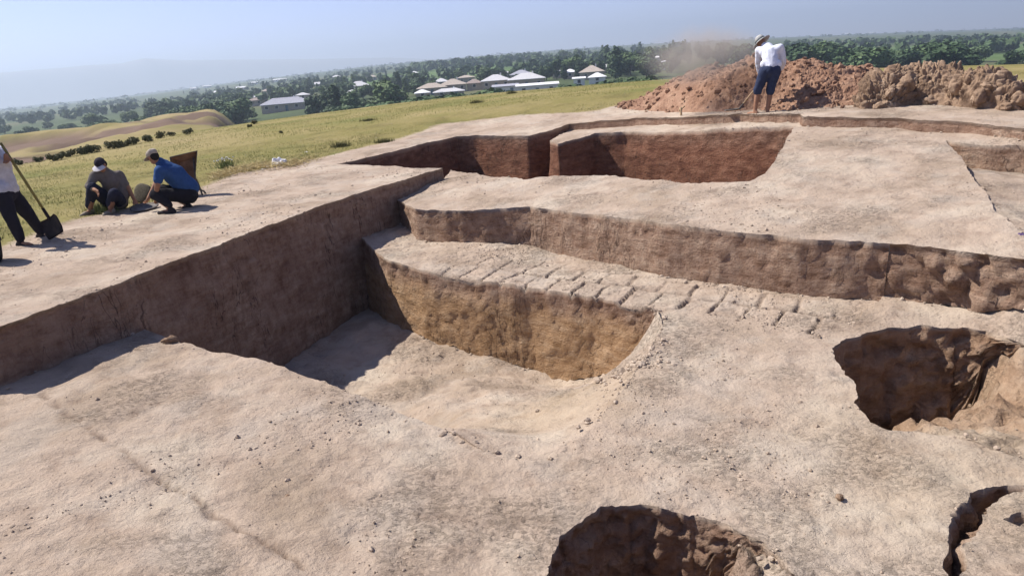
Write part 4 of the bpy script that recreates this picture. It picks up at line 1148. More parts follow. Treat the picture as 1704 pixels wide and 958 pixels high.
R2 = random.Random(31)
for i, (px, py, w_, c, wh) in enumerate([(385, 158, 16, 'pale', "half hidden right of the long tan sheds"), (402, 150, 14, 'white', "below the bright white gable"), (447, 158, 20, 'tan', "behind the small pale roof on the left"), (535, 146, 18, 'pale', "above the narrow dark poplar"), (560, 132, 14, 'white', "far up behind the narrow dark poplar"), (620, 134, 16, 'tan', "above the broad green tree's left side"), (665, 140, 20, 'pale', "behind the broad green tree's right side"), (690, 128, 12, 'white', "at the near edge of the green crop field"), (790, 150, 24, 'brown', "between the tan roofs and the pale grey roofs"), (735, 146, 22, 'pale', "behind the tan-roofed house"), (1010, 122, 18, 'pale', "behind the white-roofed shed"), (1050, 118, 16, 'tan', "among the grove left of the white blocks"), (500, 152, 16, 'white', "behind the large grey hipped roof")]):
    house(px, py, w_, 8, 2.5, 1.4, R_[c], M_WALLG, f"small {c}-roofed house {wh}", shape=R2.choice(['hip', 'gable']))
scatter(110, 300, 700, 22, 66, ['round', 'poplar', 'tall', 'round'], "@village row", "trees of the left half of the village", sh=[0, 0, 1, 2], seed=3)
scatter(44, 600, 935, 40, 66, ['round', 'round', 'poplar'], "@between the roofs", "trees between the middle roofs", hr=(3, 6), sh=[0, 1], seed=4)
scatter(60, 925, 1150, 16, 62, ['tall', 'poplar', 'round', 'poplar', 'tall'], "@row of the grove", "grove at the right end of the village", hr=(6, 10), sh=[0, 1, 2], seed=5)
for i in range(90):
    px = RT.uniform(545, 1095); cy = np.interp(px, [545, 600, 700, 850, 1000, 1110], [184, 179, 166, 151, 139, 128])
    if 850 < px < 935: continue
    tree_top(px, cy - RT.uniform(2, 9), RT.uniform(125, 190), 'round', RT.uniform(1.2, 1.7), shade=RT.choice([0, 1, 2]), label="@shrub row on the crest", group="shrubs along the crest of the field", name="shrub", cat="shrub")
# far woods as one mass
def far_woods():
    rs_ = np.random.default_rng(9); C, S = [], []
    def put(px, dy, h, n=1):
        sky = np.interp(px, [0, 400, 850, 1150, 1400, 1704], [178, 118, 85, 63, 46, 48])
        D = 13 * FPX / max(dy, 3.2); x, y = azr(px, D); C.append((x, y)); S.append(h)
    for _ in range(2000):
        px = rs_.uniform(-150, 1850); dy = 3.2 + 26 * rs_.random() ** 1.6
        if 570 < px < 830 and 18 < dy < 36: continue
        if px > 1180 and dy > 9: continue
        if fbm([[px / 90, dy / 5, 0]], 1, 2, 3)[0] < -.12 and dy > 7: continue
        put(px, dy, rs_.uniform(3, 6.5))
    for _ in range(220): put(rs_.uniform(230, 1130), rs_.uniform(22, 44), rs_.uniform(3.5, 6.5))
    for _ in range(130): put(rs_.uniform(690, 900), rs_.normal(19, 1.5), rs_.uniform(6, 9))
    for _ in range(90): put(rs_.uniform(1300, 1720), rs_.normal(33, 1), rs_.uniform(4, 7))
    for _ in range(120): put(rs_.uniform(1300, 1720), rs_.normal(20, 1), rs_.uniform(4, 7))
    C = np.array(C); S = np.array(S); Z = land(C)
    V, Q = [], []; n = 0
    for (x, y), s, z in zip(C, S, Z):
        D = math.hypot(x, y); m = 26 if D < 900 else 12; w_ = s * (1 if D < 900 else 2.2)
        d = rs_.normal(size=(m, 3)); d /= np.linalg.norm(d, axis=1, keepdims=True); c = np.array([x, y, z + s * .55]) + d * (w_ * .42, w_ * .42, s * .36) * (.7 + .5 * rs_.random((m, 1)))
        up = rs_.normal(size=(m, 3)); nn = d + rs_.normal(size=(m, 3)) * .5; u = np.cross(nn, up); u /= np.linalg.norm(u, axis=1, keepdims=True); v = np.cross(nn, u); v /= np.linalg.norm(v, axis=1, keepdims=True)
        k = s * .20
        V.append(np.stack([c - u * k - v * k, c + u * k - v * k, c + u * k + v * k, c - u * k + v * k], 1).reshape(-1, 3)); Q.append(np.arange(m * 4).reshape(-1, 4) + n); n += m * 4
    o = link("distant_woodland", np_mesh("distant_woodland", np.concatenate(V), np.concatenate(Q), M_LEAFD, False))
    tag(o, "far-off dark belts of woodland across the plain", "woodland", kind="stuff")
far_woods()
print("trees", NTREE)

# ------------------------------------------------------------------ people: one voxel-joined skin per body, clothes over it
def J(px, py, D): return at_dist(px, py, D)
def blob(name, chains, voxel, mat, parent=None, smooth_it=2, extra=None):
    """chains: lists of (point, radius); joined into one continuous surface"""
    bm = bmesh.new()
    def ball(p, r):
        bmesh.ops.create_icosphere(bm, subdivisions=2, radius=r, matrix=Matrix.Translation(Vector(p)))
    for ch in chains:
        for (p, r) in ch: ball(p, r)
        for (p, r), (q, s) in zip(ch[:-1], ch[1:]):
            p, q = Vector(p), Vector(q); L = (q - p).length
            if L < 1e-5: continue
            m = Matrix.Translation((p + q) / 2) @ (q - p).to_track_quat('Z', 'Y').to_matrix().to_4x4()
            bmesh.ops.create_cone(bm, cap_ends=True, segments=14, radius1=r, radius2=s, depth=L, matrix=m)
    for p, sc, rot in (extra or []):
        bmesh.ops.create_icosphere(bm, subdivisions=3, radius=1, matrix=Matrix.Translation(Vector(p)) @ rot.to_4x4() @ Matrix.Diagonal((*sc, 1)))
    me = bpy.data.meshes.new("tmp"); bm.to_mesh(me); bm.free(); o = bpy.data.objects.new("tmp", me); COL.objects.link(o)
    m = o.modifiers.new("r", 'REMESH'); m.mode = 'VOXEL'; m.voxel_size = voxel
    if smooth_it:
        k = o.modifiers.new("s", 'SMOOTH'); k.factor = .5; k.iterations = smooth_it
    dg = bpy.context.evaluated_depsgraph_get(); dg.update(); me2 = bpy.data.meshes.new_from_object(o.evaluated_get(dg)); bpy.data.objects.remove(o)
    me2.name = name; me2.materials.clear(); me2.materials.append(mat)
    V = np.empty(len(me2.vertices) * 3); me2.vertices.foreach_get("co", V); V = V.reshape(-1, 3)
    if 'cloth' in mat.name:
        V[:] = V + np.stack([fbm(V, .12, 3, 800 + i) for i in range(3)], 1) * .014 + np.stack([fbm(V * (1, 1, .5), .05, 2, 820 + i) for i in range(3)], 1) * .005
        me2.vertices.foreach_set("co", V.ravel())
    for f in me2.polygons: f.use_smooth = True
    return link(name, me2, parent)
def cloth(name, c, var=.12): return flat_mat("cloth_" + name, c, var, 14, .9, .3)
M_SKIN = flat_mat("skin", (.30, .16, .10), .1, 20, .6); M_HAIR = flat_mat("hair", (.02, .015, .012), .2, 60, .7)
M_EYE = flat_mat("eye", (.05, .03, .02), .1, 5, .2); M_METAL = flat_mat("worn_steel", (.10, .085, .075), .4, 12, .5); M_STICK = flat_mat("ash_wood", (.42, .30, .18), .2, 9, .7)
M_BLACK = flat_mat("black_metal", (.03, .022, .022), .3, 9, .55); M_RUBBER = flat_mat("black_rubber", (.02, .02, .022), .2, 9, .7)

def unit(v): v = np.asarray(v, float); return v / (np.linalg.norm(v) + 1e-9)
def head_parts(c, fwd, up, s=1.0):
    """extra ellipsoids of a head at c looking along fwd"""
    f_, u_ = unit(fwd), unit(up); u_ = unit(u_ - f_ * (u_ @ f_)); r_ = np.cross(f_, u_)
    R = Matrix((r_, f_, u_)).transposed()
    P = lambda a, b, c_: tuple(c + r_ * a * s + f_ * b * s + u_ * c_ * s)
    ex = [(P(0, 0, .02), (.078 * s, .095 * s, .105 * s), R), (P(0, .035, -.065), (.052 * s, .058 * s, .055 * s), R), (P(0, .095, -.015), (.014 * s, .022 * s, .026 * s), R),
          (P(0, .082, .022), (.05 * s, .016 * s, .012 * s), R), (P(0, .088, -.058), (.024 * s, .012 * s, .010 * s), R), (P(.08, 0, -.005), (.012 * s, .022 * s, .032 * s), R), (P(-.08, 0, -.005), (.012 * s, .022 * s, .032 * s), R)]
    eyes = [P(.032, .088, .003), P(-.032, .088, .003)]
    return ex, eyes, R, P
def hand(w, d, side, curl=.5, s=1.0):
    """chains of a hand: palm, four unequal fingers, thumb; w wrist, d direction, side towards the thumb"""
    d = unit(d); t = unit(np.asarray(side) - d * (np.asarray(side) @ d)); n = np.cross(d, t); out = []
    pc = w + d * .05 * s
    for k, (o, L) in enumerate(((.030, .072), (.010, .080), (-.011, .074), (-.031, .058))):
        b = w + d * .085 * s + t * o * s; m1 = b + (d * (1 - curl * .5) + n * curl * .7) * L * .45 * s; m2 = m1 + (d * (1 - curl) + n * curl * 1.1) * L * .32 * s; m3 = m2 + (d * (.7 - curl) + n * curl * 1.2) * L * .22 * s
        out.append([(w + d * .01 * s + t * o * .6 * s, .019 * s), (b, .0125 * s), (m1, .0105 * s), (m2, .0095 * s), (m3, .008 * s)])
    b = w + d * .03 * s + t * .03 * s
    out.append([(b, .016 * s), (b + (d * .5 + t * .8) * .035 * s, .013 * s), (b + (d * .9 + t * .6 + n * curl * .5) * .065 * s, .010 * s)])
    return out
def foot(ankle, toe_dir, s=1.0, bare=True):
    d = unit([toe_dir[0], toe_dir[1], 0]); a = np.asarray(ankle)
    heel = a - d * .05 * s + (0, 0, -.055 * s); ball_ = a + d * .12 * s + (0, 0, -.062 * s); toe = a + d * .19 * s + (0, 0, -.07 * s)
    return [[(a, .042 * s), (heel, .036 * s), (ball_, .036 * s), (toe, .026 * s)]]
def eyes_of(body, eyes, s=1.0):
    for e_ in eyes:
        bm = bmesh.new(); bmesh.ops.create_icosphere(bm, subdivisions=2, radius=.012 * s, matrix=Matrix.Translation(Vector(e_))); me = bpy.data.meshes.new("eye"); bm.to_mesh(me); bm.free(); me.materials.append(M_EYE); link("eye", me, body)
def ell_mesh(name, parts, voxel, mat, parent): return blob(name, [], voxel, mat, parent, 2, parts)
def brim_disc(c, R, r_out, r_in, thick, mat, parent, name="brim", droop=.02, front_only=False):
    """a real hat brim: ring with thickness; front_only gives a cap's peak"""
    V, Fq = [], []; n = 32
    a0, a1 = (0, 2 * math.pi) if not front_only else (math.radians(25), math.radians(155))
    m = n if not front_only else n + 1
    for k in range(m):
        a = a0 + (a1 - a0) * k / n
        for rr, dz in ((r_in, 0), (r_out, -droop), (r_out, -droop - thick), (r_in, -thick)):
            q = Vector((rr * math.cos(a) * .9, rr * math.sin(a) * (1.08 if not front_only else 1.0), dz)); q = R @ q; V.append(tuple(Vector(c) + q))
    for k in range(n):
        k2 = (k + 1) % m
        for j in range(4): Fq.append((k * 4 + j, k2 * 4 + j, k2 * 4 + (j + 1) % 4, k * 4 + (j + 1) % 4))
    if front_only: Fq += [(0, 1, 2, 3), (n * 4 + 3, n * 4 + 2, n * 4 + 1, n * 4)]
    me = bpy.data.meshes.new(name); me.from_pydata(V, [], Fq); me.materials.append(mat); me.update(); return link(name, me, parent)

def fz(px, py, z):   # ground point seen at a pixel
    p = U(px, py, z); return p, math.hypot(p[0], p[1])

# 1. the digger by the heap, seen from behind, bent to the left over a shovel
zW = .585
pw, DW = fz(1268, 189, zW)
c_sh = cloth("white_shirt", (.66, .68, .76)); c_sho = cloth("navy_shorts", (.035, .045, .085)); c_hat = cloth("grey_hat", (.42, .42, .40)); c_band = cloth("dark_band", (.10, .12, .13))
D = DW
aL, aR = J(1256.5, 184, D), J(1277, 184, D + .05)
kL, kR = J(1261, 152, D + .03), J(1282, 152, D + .08)
hL, hR = J(1273, 118, D), J(1290, 117, D)
wst = J(1283, 110, D + .03); chest = J(1281, 90, D + .18); nk = J(1272, 76, D + .33); hd = J(1267, 71, D + .42)
sL, sR = J(1263, 84, D + .26), J(1298, 80, D + .16)
eL, wL = J(1262, 108, D + .42), J(1266, 126, D + .55)
eR, wR = J(1303, 101, D + .28), J(1299, 118, D + .48)
fwd = unit([-.55, .75, -.75]); ex, eyes, R, P = head_parts(hd, fwd, [-.4, .45, 1])
body = blob("person", [[(aL, .042), (kL * .5 + aL * .5, .056), (kL, .058), (hL, .085)], [(aR, .042), (kR * .5 + aR * .5, .056), (kR, .058), (hR, .085)], [(hL, .1), (hR, .1)],
    [(wst, .13), (chest, .14), (nk, .055), (hd, .06)], [(sL, .06), (sR, .06)], [(chest, .12), (sL, .06), (eL, .045), (wL, .03)], [(chest, .12), (sR, .06), (eR, .045), (wR, .03)]]
    + foot(aL, [-.5, .8]) + foot(aR, [.1, 1]) + hand(wL, [.05, .2, -1], [-1, 0, 0], .7) + hand(wR, [-.3, .3, -.9], [-1, .2, 0], .7), .013, M_SKIN, None, 2, ex)
tag(body, "person in white shirt, dark shorts and brimmed hat bending over a shovel by the heap", "person")
eyes_of(body, eyes)
blob("shirt", [[(wst, .158), (chest, .175), (J(1277, 81, D + .28), .13), (nk, .075)], [(J(1272, 107, D + .03), .10), (J(1293, 107, D + .05), .105)], [(sL, .085), (chest, .14), (sR, .09)], [(sL, .085), (eL, .068), (wL * .8 + eL * .2, .055)], [(sR, .09), (eR, .075), (wR * .75 + eR * .25, .056)]], .015, c_sh, body, 3)
blob("shorts", [[(hL, .125), (hR, .125)], [(wst + (0, 0, -.03), .145), (hL * .5 + hR * .5, .15)], [(hL, .125), (kL + (0, 0, .04), .095)], [(hR, .125), (kR + (0, 0, .04), .095)], [(kL + (0, 0, .04), .098), (kL + (0, 0, -.01), .092)], [(kR + (0, 0, .04), .098), (kR + (0, 0, -.01), .092)]], .015, c_sho, body, 2)
hat = ell_mesh("hat", [(P(0, -.01, .085), (.098, .108, .085), R)], .012, c_hat, body)
brim_disc(P(0, 0, .055), R, .20, .085, .012, c_hat, hat, droop=.045); brim_disc(P(0, 0, .078), R, .112, .09, .03, c_band, hat, "hat_band", 0)
def shovel(name_label, a, b, blade_c, bdir, bw_, bl_, mat_b, mat_h, rad=.016, group=None):
    e = bpy.data.objects.new("shovel", None); COL.objects.link(e); e.location = tuple(b)
    a, b = np.asarray(a) - b, np.zeros(3)
    mb = MB(); mb.tube([a, a * .5, b], [rad, rad * 1.1, rad], 10); mb.build("handle", mat_h, e, True)
    f_ = unit(bdir[0]); n = unit(bdir[1]); n = unit(n - f_ * (n @ f_)); s_ = np.cross(f_, n); V, Fq = [], []; nx, ny = 8, 8
    for lay in (0, -.006):
        for j in range(ny + 1):
            for i in range(nx + 1):
                x = (i / nx - .5) * 2; y = j / ny; wd = bw_ / 2 * (1 - .12 * max(0, y - .75) / .25) * (.82 + .18 * min(1, y / .15))
                V.append(f_ * y * bl_ + s_ * x * wd + n * (lay + .035 * x * x * (1 - .4 * y) + .02 * y * y))
    m = (nx + 1) * (ny + 1)
    for j in range(ny):
        for i in range(nx):
            k = j * (nx + 1) + i; q = (k, k + 1, k + nx + 2, k + nx + 1); Fq.append(q); Fq.append(tuple(v + m for v in q[::-1]))
    for j in range(ny):
        for i in (0, nx): k = j * (nx + 1) + i; Fq.append((k, k + nx + 1, k + nx + 1 + m, k + m))
    for i in range(nx):
        for j in (0, ny): k = j * (nx + 1) + i; Fq.append((k, k + 1, k + 1 + m, k + m))
    mb = MB(); mb.add(np.array(V), Fq); mb.build("blade", mat_b, e, True)
    mb = MB(); d = unit(a - b); mb.tube([d * .16, d * .02, f_ * .05], [rad * 1.25, rad * 1.4, rad * .8], 10); mb.build("socket", mat_b, e, True)
    return tag(e, name_label, "shovel", group)
fR = J(1299, 119, D + .5)
shovel("wooden-handled shovel held low by the person in the white shirt", J(1291, 105, D + .62), J(1229, 182.5, D + .35), None, ([-1, .12, -.10], [0, 0, 1]), .24, .30, M_METAL, M_STICK)

# 2. the person in the blue shirt, squatting with the back to us
pb, DB = fz(298, 352, 0.0); D = DB
c_blue = cloth("blue_shirt", (.032, .075, .19)); c_trB = cloth("black_trousers", (.018, .016, .020)); c_cap = cloth("pale_cap", (.36, .31, .25)); c_shoe = cloth("dark_shoe", (.035, .03, .03))
aL, aR = J(283, 346, D - .12), J(312, 340, D + .28)
kL, kR = J(258, 324, D + .05), J(270, 316, D + .38)
hp_ = J(316, 325, D + .12); hp2 = J(311, 322, D + .34)
wst = J(315, 312, D + .2); ch = J(289, 290, D + .2); nk = J(266, 270, D + .22); hd = J(254.5, 261, D + .2)
sL, sR = J(266, 284, D + .02), J(276, 275, D + .42)
eL, wL = J(262, 308, D - .04), J(259, 330, D + .08)
eR, wR = J(262, 300, D + .5), J(247, 330, D + .36)
fwd = unit([-.85, .35, -.42]); ex, eyes, R, P = head_parts(hd, fwd, [-.3, .1, 1])
body = blob("person", [[(aL, .045), (kL * .5 + aL * .5, .06), (kL, .065), (hp_, .1)], [(aR, .045), (kR * .5 + aR * .5, .06), (kR, .065), (hp2, .1)], [(hp_, .12), (hp2, .12)], [(wst, .13), (ch, .15), (nk, .06), (hd, .06)],
    [(ch, .13), (sL, .06), (eL, .046), (wL, .032)], [(ch, .13), (sR, .06), (eR, .046), (wR, .032)]] + foot(aL, [-1, .1]) + foot(aR, [-1, .1]) + hand(wL, [-.5, .5, -.6], [0, .6, .3], .6) + hand(wR, [-.6, .1, -.8], [0, -1, .3], .6), .013, M_SKIN, None, 2, ex)
tag(body, "person in a blue shirt and pale cap squatting with the back to us", "person"); eyes_of(body, eyes)
blob("shirt", [[(wst, .165), (J(302, 302, D + .2), .18), (ch, .19), (J(275, 279, D + .22), .14), (nk, .085)], [(wst, .15), (hp_ * .5 + hp2 * .5 + (0, 0, .04), .165)], [(sL, .09), (ch, .16), (sR, .09)], [(sL, .095), (eL * .7 + sL * .3, .075)], [(sR, .09), (eR * .7 + sR * .3, .075)]], .015, c_blue, body, 3)
blob("trousers", [[(hp_, .145), (hp2, .145)], [(hp_, .145), (kL, .095), (aL + (0, 0, .05), .06)], [(hp2, .145), (kR, .095), (aR + (0, 0, .05), .06)]], .015, c_trB, body, 2)
blob("shoe", foot(aL, [-1, .1], 1.15), .012, c_shoe, body); blob("shoe", foot(aR, [-1, .1], 1.15), .012, c_shoe, body)
cap = ell_mesh("cap", [(P(0, -.012, .055), (.09, .108, .075), R)], .011, c_cap, body); brim_disc(P(0, .0, .04), R, .165, .085, .01, c_cap, cap, "peak", .03, True)
ell_mesh("hair", [(P(0, -.04, .0), (.081, .07, .085), R)], .011, M_HAIR, body)

# 3. the person in the grey shirt, squatting and facing us
pg, DG = fz(185, 352, 0.0); D = DG
c_gry = cloth("grey_brown_shirt", (.15, .13, .115)); c_trG = cloth("dark_blue_trousers", (.02, .022, .04)); c_cap2 = cloth("dark_cap", (.03, .025, .035)); c_pale = cloth("pale_cap_stripe", (.5, .48, .5)); c_tn = cloth("tan_trainer", (.30, .26, .20))
aL, aR = J(150, 347, D + .1), J(184, 346, D - .22)
kL, kR = J(154, 312, D - .18), J(190, 322, D - .42)
hp_, hp2 = J(183, 336, D + .25), J(200, 338, D + .2)
wst = J(192, 326, D + .22); ch = J(184, 300, D + .08); nk = J(173, 283, D + .0); hd = J(168.5, 275, D - .05)
sL, sR = J(160, 291, D + .02), J(198, 291, D + .08)
eL, wL = J(147, 310, D - .06), J(160, 317, D - .36)
eR, wR = J(213, 312, D + .02), J(223, 332, D - .02)
fwd = unit([-.15, -.75, -.55]); ex, eyes, R, P = head_parts(hd, fwd, [-.1, -.3, 1])
body = blob("person", [[(aL, .045), (kL * .5 + aL * .5, .06), (kL, .068), (hp_, .1)], [(aR, .045), (kR * .5 + aR * .5, .06), (kR, .068), (hp2, .1)], [(hp_, .12), (hp2, .12)], [(wst, .13), (ch, .145), (nk, .06), (hd, .06)],
    [(ch, .13), (sL, .06), (eL, .045), (wL, .031)], [(ch, .13), (sR, .06), (eR, .045), (wR, .031)]] + foot(aL, [-.3, -1]) + foot(aR, [-.1, -1]) + hand(wL, [.4, -.3, -.5], [0, 0, 1], .5) + hand(wR, [.4, -.1, -.9], [-.5, -1, 0], .5), .013, M_SKIN, None, 2, ex)
tag(body, "person in grey-brown shirt and dark cap squatting on the grass edge, reaching down", "person"); eyes_of(body, eyes)
blob("shirt", [[(wst + (0, 0, -.05), .17), (wst, .165), (ch, .17), (nk, .08)], [(sL, .085), (ch, .15), (sR, .09)], [(J(200, 338, D + .05), .11), (J(206, 322, D + .05), .10), (sR, .09)], [(sL, .088), (eL, .062), (wL * .6 + eL * .4, .05)], [(sR, .09), (eR * .75 + sR * .25, .065)]], .015, c_gry, body, 3)
blob("trousers", [[(hp_, .14), (hp2, .14)], [(hp_, .14), (kL, .098), (aL + (0, 0, .06), .07)], [(hp2, .14), (kR, .095), (aR + (0, 0, .06), .068)]], .015, c_trG, body, 2)
blob("shoe", foot(aL, [-.3, -1], 1.15), .012, c_tn, body); blob("shoe", foot(aR, [-.1, -1], 1.15), .012, c_tn, body)
cap = ell_mesh("cap", [(P(0, -.012, .058), (.09, .108, .072), R)], .011, c_cap2, body); brim_disc(P(0, .0, .045), R, .17, .085, .01, c_pale, cap, "peak", .03, True)
ell_mesh("hair", [(P(0, -.045, .0), (.08, .065, .08), R)], .011, M_HAIR, body)

# 4. the standing person cut by the left edge of the picture
ps, DS = fz(38, 408, 0.0); D = DS
c_wh = cloth("pale_shirt", (.50, .50, .54)); c_trS = cloth("charcoal_trousers", (.02, .018, .026))
aL, aR = J(34, 400, D), J(68, 388, D + .5)
kL, kR = J(18, 362, D), J(48, 358, D + .4)
hL, hR = J(2, 322, D + .05), J(18, 322, D + .3)
wst = J(6, 312, D + .2); ch = J(-8, 268, D + .15); nk = J(-18, 240, D + .1); hd = J(-22, 222, D + .05)
sL, sR = J(-34, 252, D), J(2, 252, D + .3)
eL, wL = J(-30, 284, D - .15), J(-12, 262, D - .2)
eR, wR = J(12, 280, D + .15), J(10, 258, D - .1)
fwd = unit([.6, -.4, -.6]); ex, eyes, R, P = head_parts(hd, fwd, [.2, -.1, 1])
body = blob("person", [[(aL, .045), (kL * .5 + aL * .5, .06), (kL, .065), (hL, .09)], [(aR, .045), (kR * .5 + aR * .5, .06), (kR, .065), (hR, .09)], [(hL, .11), (hR, .11)], [(wst, .13), (ch, .145), (nk, .058), (hd, .06)],
    [(ch, .12), (sL, .06), (eL, .045), (wL, .031)], [(ch, .12), (sR, .06), (eR, .045), (wR, .031)]] + foot(aL, [1, -.3]) + foot(aR, [1, -.1]) + hand(wL, [.6, 0, .2], [0, 0, 1], .7) + hand(wR, [-.1, -.1, -.8], [1, 0, 0], .7), .013, M_SKIN, None, 2, ex)
tag(body, "person in a pale shirt and charcoal trousers standing at the left edge of the picture", "person"); eyes_of(body, eyes)
blob("shirt", [[(wst + (0, 0, .0), .17), (ch, .175), (nk, .08)], [(hL + (0, 0, .06), .13), (hR + (0, 0, .06), .13)], [(sL, .085), (ch, .15), (sR, .085)], [(sL, .085), (eL, .065), (wL * .5 + eL * .5, .05)], [(sR, .085), (eR, .065), (wR * .5 + eR * .5, .05)]], .015, c_wh, body, 3)
blob("trousers", [[(hL, .125), (hR, .125)], [(hL, .125), (kL, .09), (aL + (0, 0, .04), .07)], [(hR, .125), (kR, .09), (aR + (0, 0, .04), .07)]], .015, c_trS, body, 2)
blob("shoe", foot(aL, [1, -.3], 1.15), .012, c_shoe, body); blob("shoe", foot(aR, [1, -.1], 1.15), .012, c_shoe, body)
ell_mesh("hair", [(P(0, -.02, .055), (.087, .095, .085), R)], .011, M_HAIR, body)
Ds = D - .1
M_GREENSTICK = flat_mat("varnished_handle", (.20, .17, .06), .2, 9, .6)
hb = J(81, 362, Ds + .15)
shovel("square black shovel resting on the ground beside the charcoal trousers", J(1, 238, Ds), hb, None, (J(95, 388, Ds + .05) - hb, [-.3, -1, .35]), .34, .30, M_BLACK, M_GREENSTICK, .018)

# wheel at the left edge
pt, DT = fz(0, 436, 0.0)
e = bpy.data.objects.new("wheel", None); COL.objects.link(e); e.location = (pt[0], pt[1], .31); e.rotation_euler = (0, math.radians(6), math.radians(38))
mb = MB(); V, q = [], []
for i in range(40):
    a = 2 * math.pi * i / 40
    for j in range(12):
        b = 2 * math.pi * j / 12; rr = .235 + .075 * math.cos(b) + (.006 if (i % 2 and abs(b) < 1.3) else 0); V.append((.07 * math.sin(b), rr * math.cos(a), rr * math.sin(a)))
for i in range(40):
    for j in range(12): q.append((i * 12 + j, (i + 1) % 40 * 12 + j, (i + 1) % 40 * 12 + (j + 1) % 12, i * 12 + (j + 1) % 12))
mb.add(V, q); mb.build("tyre", M_RUBBER, e, True)
mb = MB(); mb.tube([(-.03, 0, 0), (-.02, 0, 0), (.02, 0, 0), (.03, 0, 0)], [.16, .175, .175, .16], 24); mb.tube([(-.09, 0, 0), (.09, 0, 0)], .022, 12); mb.build("rim", M_METAL, e)
tag(e, "black rubber wheel cut off by the left edge, in front of the standing person's legs", "wheel")

# wheelbarrow tipped up behind the blue shirt
M_RUST = flat_mat("rusty_tray", (.20, .115, .07), .35, 7, .75)
pwb, DWB = fz(330, 327, 0.0); D = DWB + .1
e = bpy.data.objects.new("wheelbarrow", None); COL.objects.link(e); e.location = tuple(pwb)
o0 = np.array(pwb)
A = J(283, 262, D + .15); B = J(328, 251, D + .0); C_ = J(324, 300, D - .05); Dd = J(296, 318, D + .15)
nrm = unit(np.cross(B - A, C_ - B)); nrm = nrm if nrm[1] > 0 else -nrm
c0 = (A + B + C_ + Dd) / 4; inn = [c0 + (p - c0) * .66 + nrm * .22 for p in (A, B, C_, Dd)]
mb = MB(); outer_ = [A, B, C_, Dd]; V = [p - o0 for p in outer_ + inn]; V += [v + nrm * .012 for v in V]
mb.add(V, [(0, 1, 5, 4), (1, 2, 6, 5), (2, 3, 7, 6), (3, 0, 4, 7), (4, 5, 6, 7), (8, 12, 13, 9), (9, 13, 14, 10), (10, 14, 15, 11), (11, 15, 12, 8), (12, 15, 14, 13), (0, 8, 9, 1), (1, 9, 10, 2), (2, 10, 11, 3), (3, 11, 8, 0)])
tr = mb.build("tray", M_RUST, e)
mb = MB(); ring_ = [p - o0 for p in (A, B, C_, Dd, A)]; mb.tube(ring_, .014, 6); mb.build("tray_edge", M_METAL, tr)
for pth in ([J(322, 262, D + .1), J(325, 296, D + .05), J(330, 306, D), J(337, 325, D - .05)], [J(300, 290, D + .3), J(322, 312, D + .25), J(339, 318, D + .2), J(342, 322, D + .15)]):
    mb = MB(); mb.tube([p - o0 for p in pth], .018, 8); mb.build("handle", M_METAL, e, True)
mb = MB(); wc = J(300, 318, D + .45); V, q = [], []
for i in range(28):
    a = 2 * math.pi * i / 28
    for j in range(8):
        b = 2 * math.pi * j / 8; rr = .15 + .04 * math.cos(b); V.append((.035 * math.sin(b), rr * math.cos(a), rr * math.sin(a)))
for i in range(28):
    for j in range(8): q.append((i * 8 + j, (i + 1) % 28 * 8 + j, (i + 1) % 28 * 8 + (j + 1) % 8, i * 8 + (j + 1) % 8))
wc[2] = .19
mb.add(np.array(V) + (wc - o0), q); mb.build("tyre", M_RUBBER, e, True)
for s_ in (-1, 1):
    mb = MB(); mb.tube([J(308, 284, D + .3) - o0, wc - o0 + (s_ * .06, 0, 0)], .014, 6); mb.build("fork_bar", M_METAL, e, True)
tag(e, "tipped-up wheelbarrow with a rusty tray behind the blue shirt", "wheelbarrow")

# things at the squatting pair's hands
def disc_on(pc, r, thick, tilt, az, mat, name, label, cat, dish=.0, stand=False):
    V, q = [], []; n = 28; rings = [(0, dish), (r * .5, dish), (r * .85, dish * .6), (r, 0), (r, -thick), (r * .85, dish * .6 - thick), (r * .5, dish - thick), (0, dish - thick)]
    for rr, z in rings:
        for k in range(n): a = 2 * math.pi * k / n; w_ = 1 + .05 * math.sin(3 * a + 1); V.append((rr * w_ * math.cos(a), rr * w_ * math.sin(a), z))
    for i in range(len(rings) - 1):
        for k in range(n): q.append((i * n + k, i * n + (k + 1) % n, (i + 1) * n + (k + 1) % n, (i + 1) * n + k))
    mb = MB(); mb.add(V, q); o = mb.build(name, mat, None, True); o.location = tuple(pc); o.rotation_euler = (tilt, 0, az)
    return tag(o, label, cat)
p, dd = fz(238, 339, 0); disc_on(p + (0, .05, .20), .19, .05, math.radians(68), math.radians(-15), flat_mat("woven_mesh", (.10, .085, .06), .35, 40, .9, .5), "round_sieve", "round brown sieve leaning upright between the two squatting people", "sieve", .02)
p, dd = fz(240, 349, 0); disc_on(p + (0, 0, .06), .24, .015, math.radians(8), .3, M_METAL, "metal_pan", "shallow dark metal pan on the ground in front of the blue shirt", "pan", -.04)

# wooden peg at the step
q_ = U(1133, 208, .26); q_ = np.array([q_[0], q_[1], float(Tz(np.array([[q_[0], q_[1]]]))[0])]); dpg = math.hypot(q_[0], q_[1])
e = bpy.data.objects.new("wooden_peg", None); COL.objects.link(e); e.location = tuple(q_)
mb = MB(); mb.tube([(0, 0, -.05), (.005, 0, .2), (-.01, 0, zat(1133, 179, q_) - q_[2])], [.028, .03, .03], 8); mb.build("stake", M_STICK, e, True)
hh = zat(1133, 180, q_) - q_[2]
mb = MB(); mb.tube([(-.05, 0, hh - .06), (.02, 0, hh - .02), (.10, .02, hh + .04)], [.018, .022, .018], 7); mb.build("cross_stick", M_STICK, e, True)
tag(e, "wooden peg with a short slanting cross stick, standing against the low earth step", "peg")

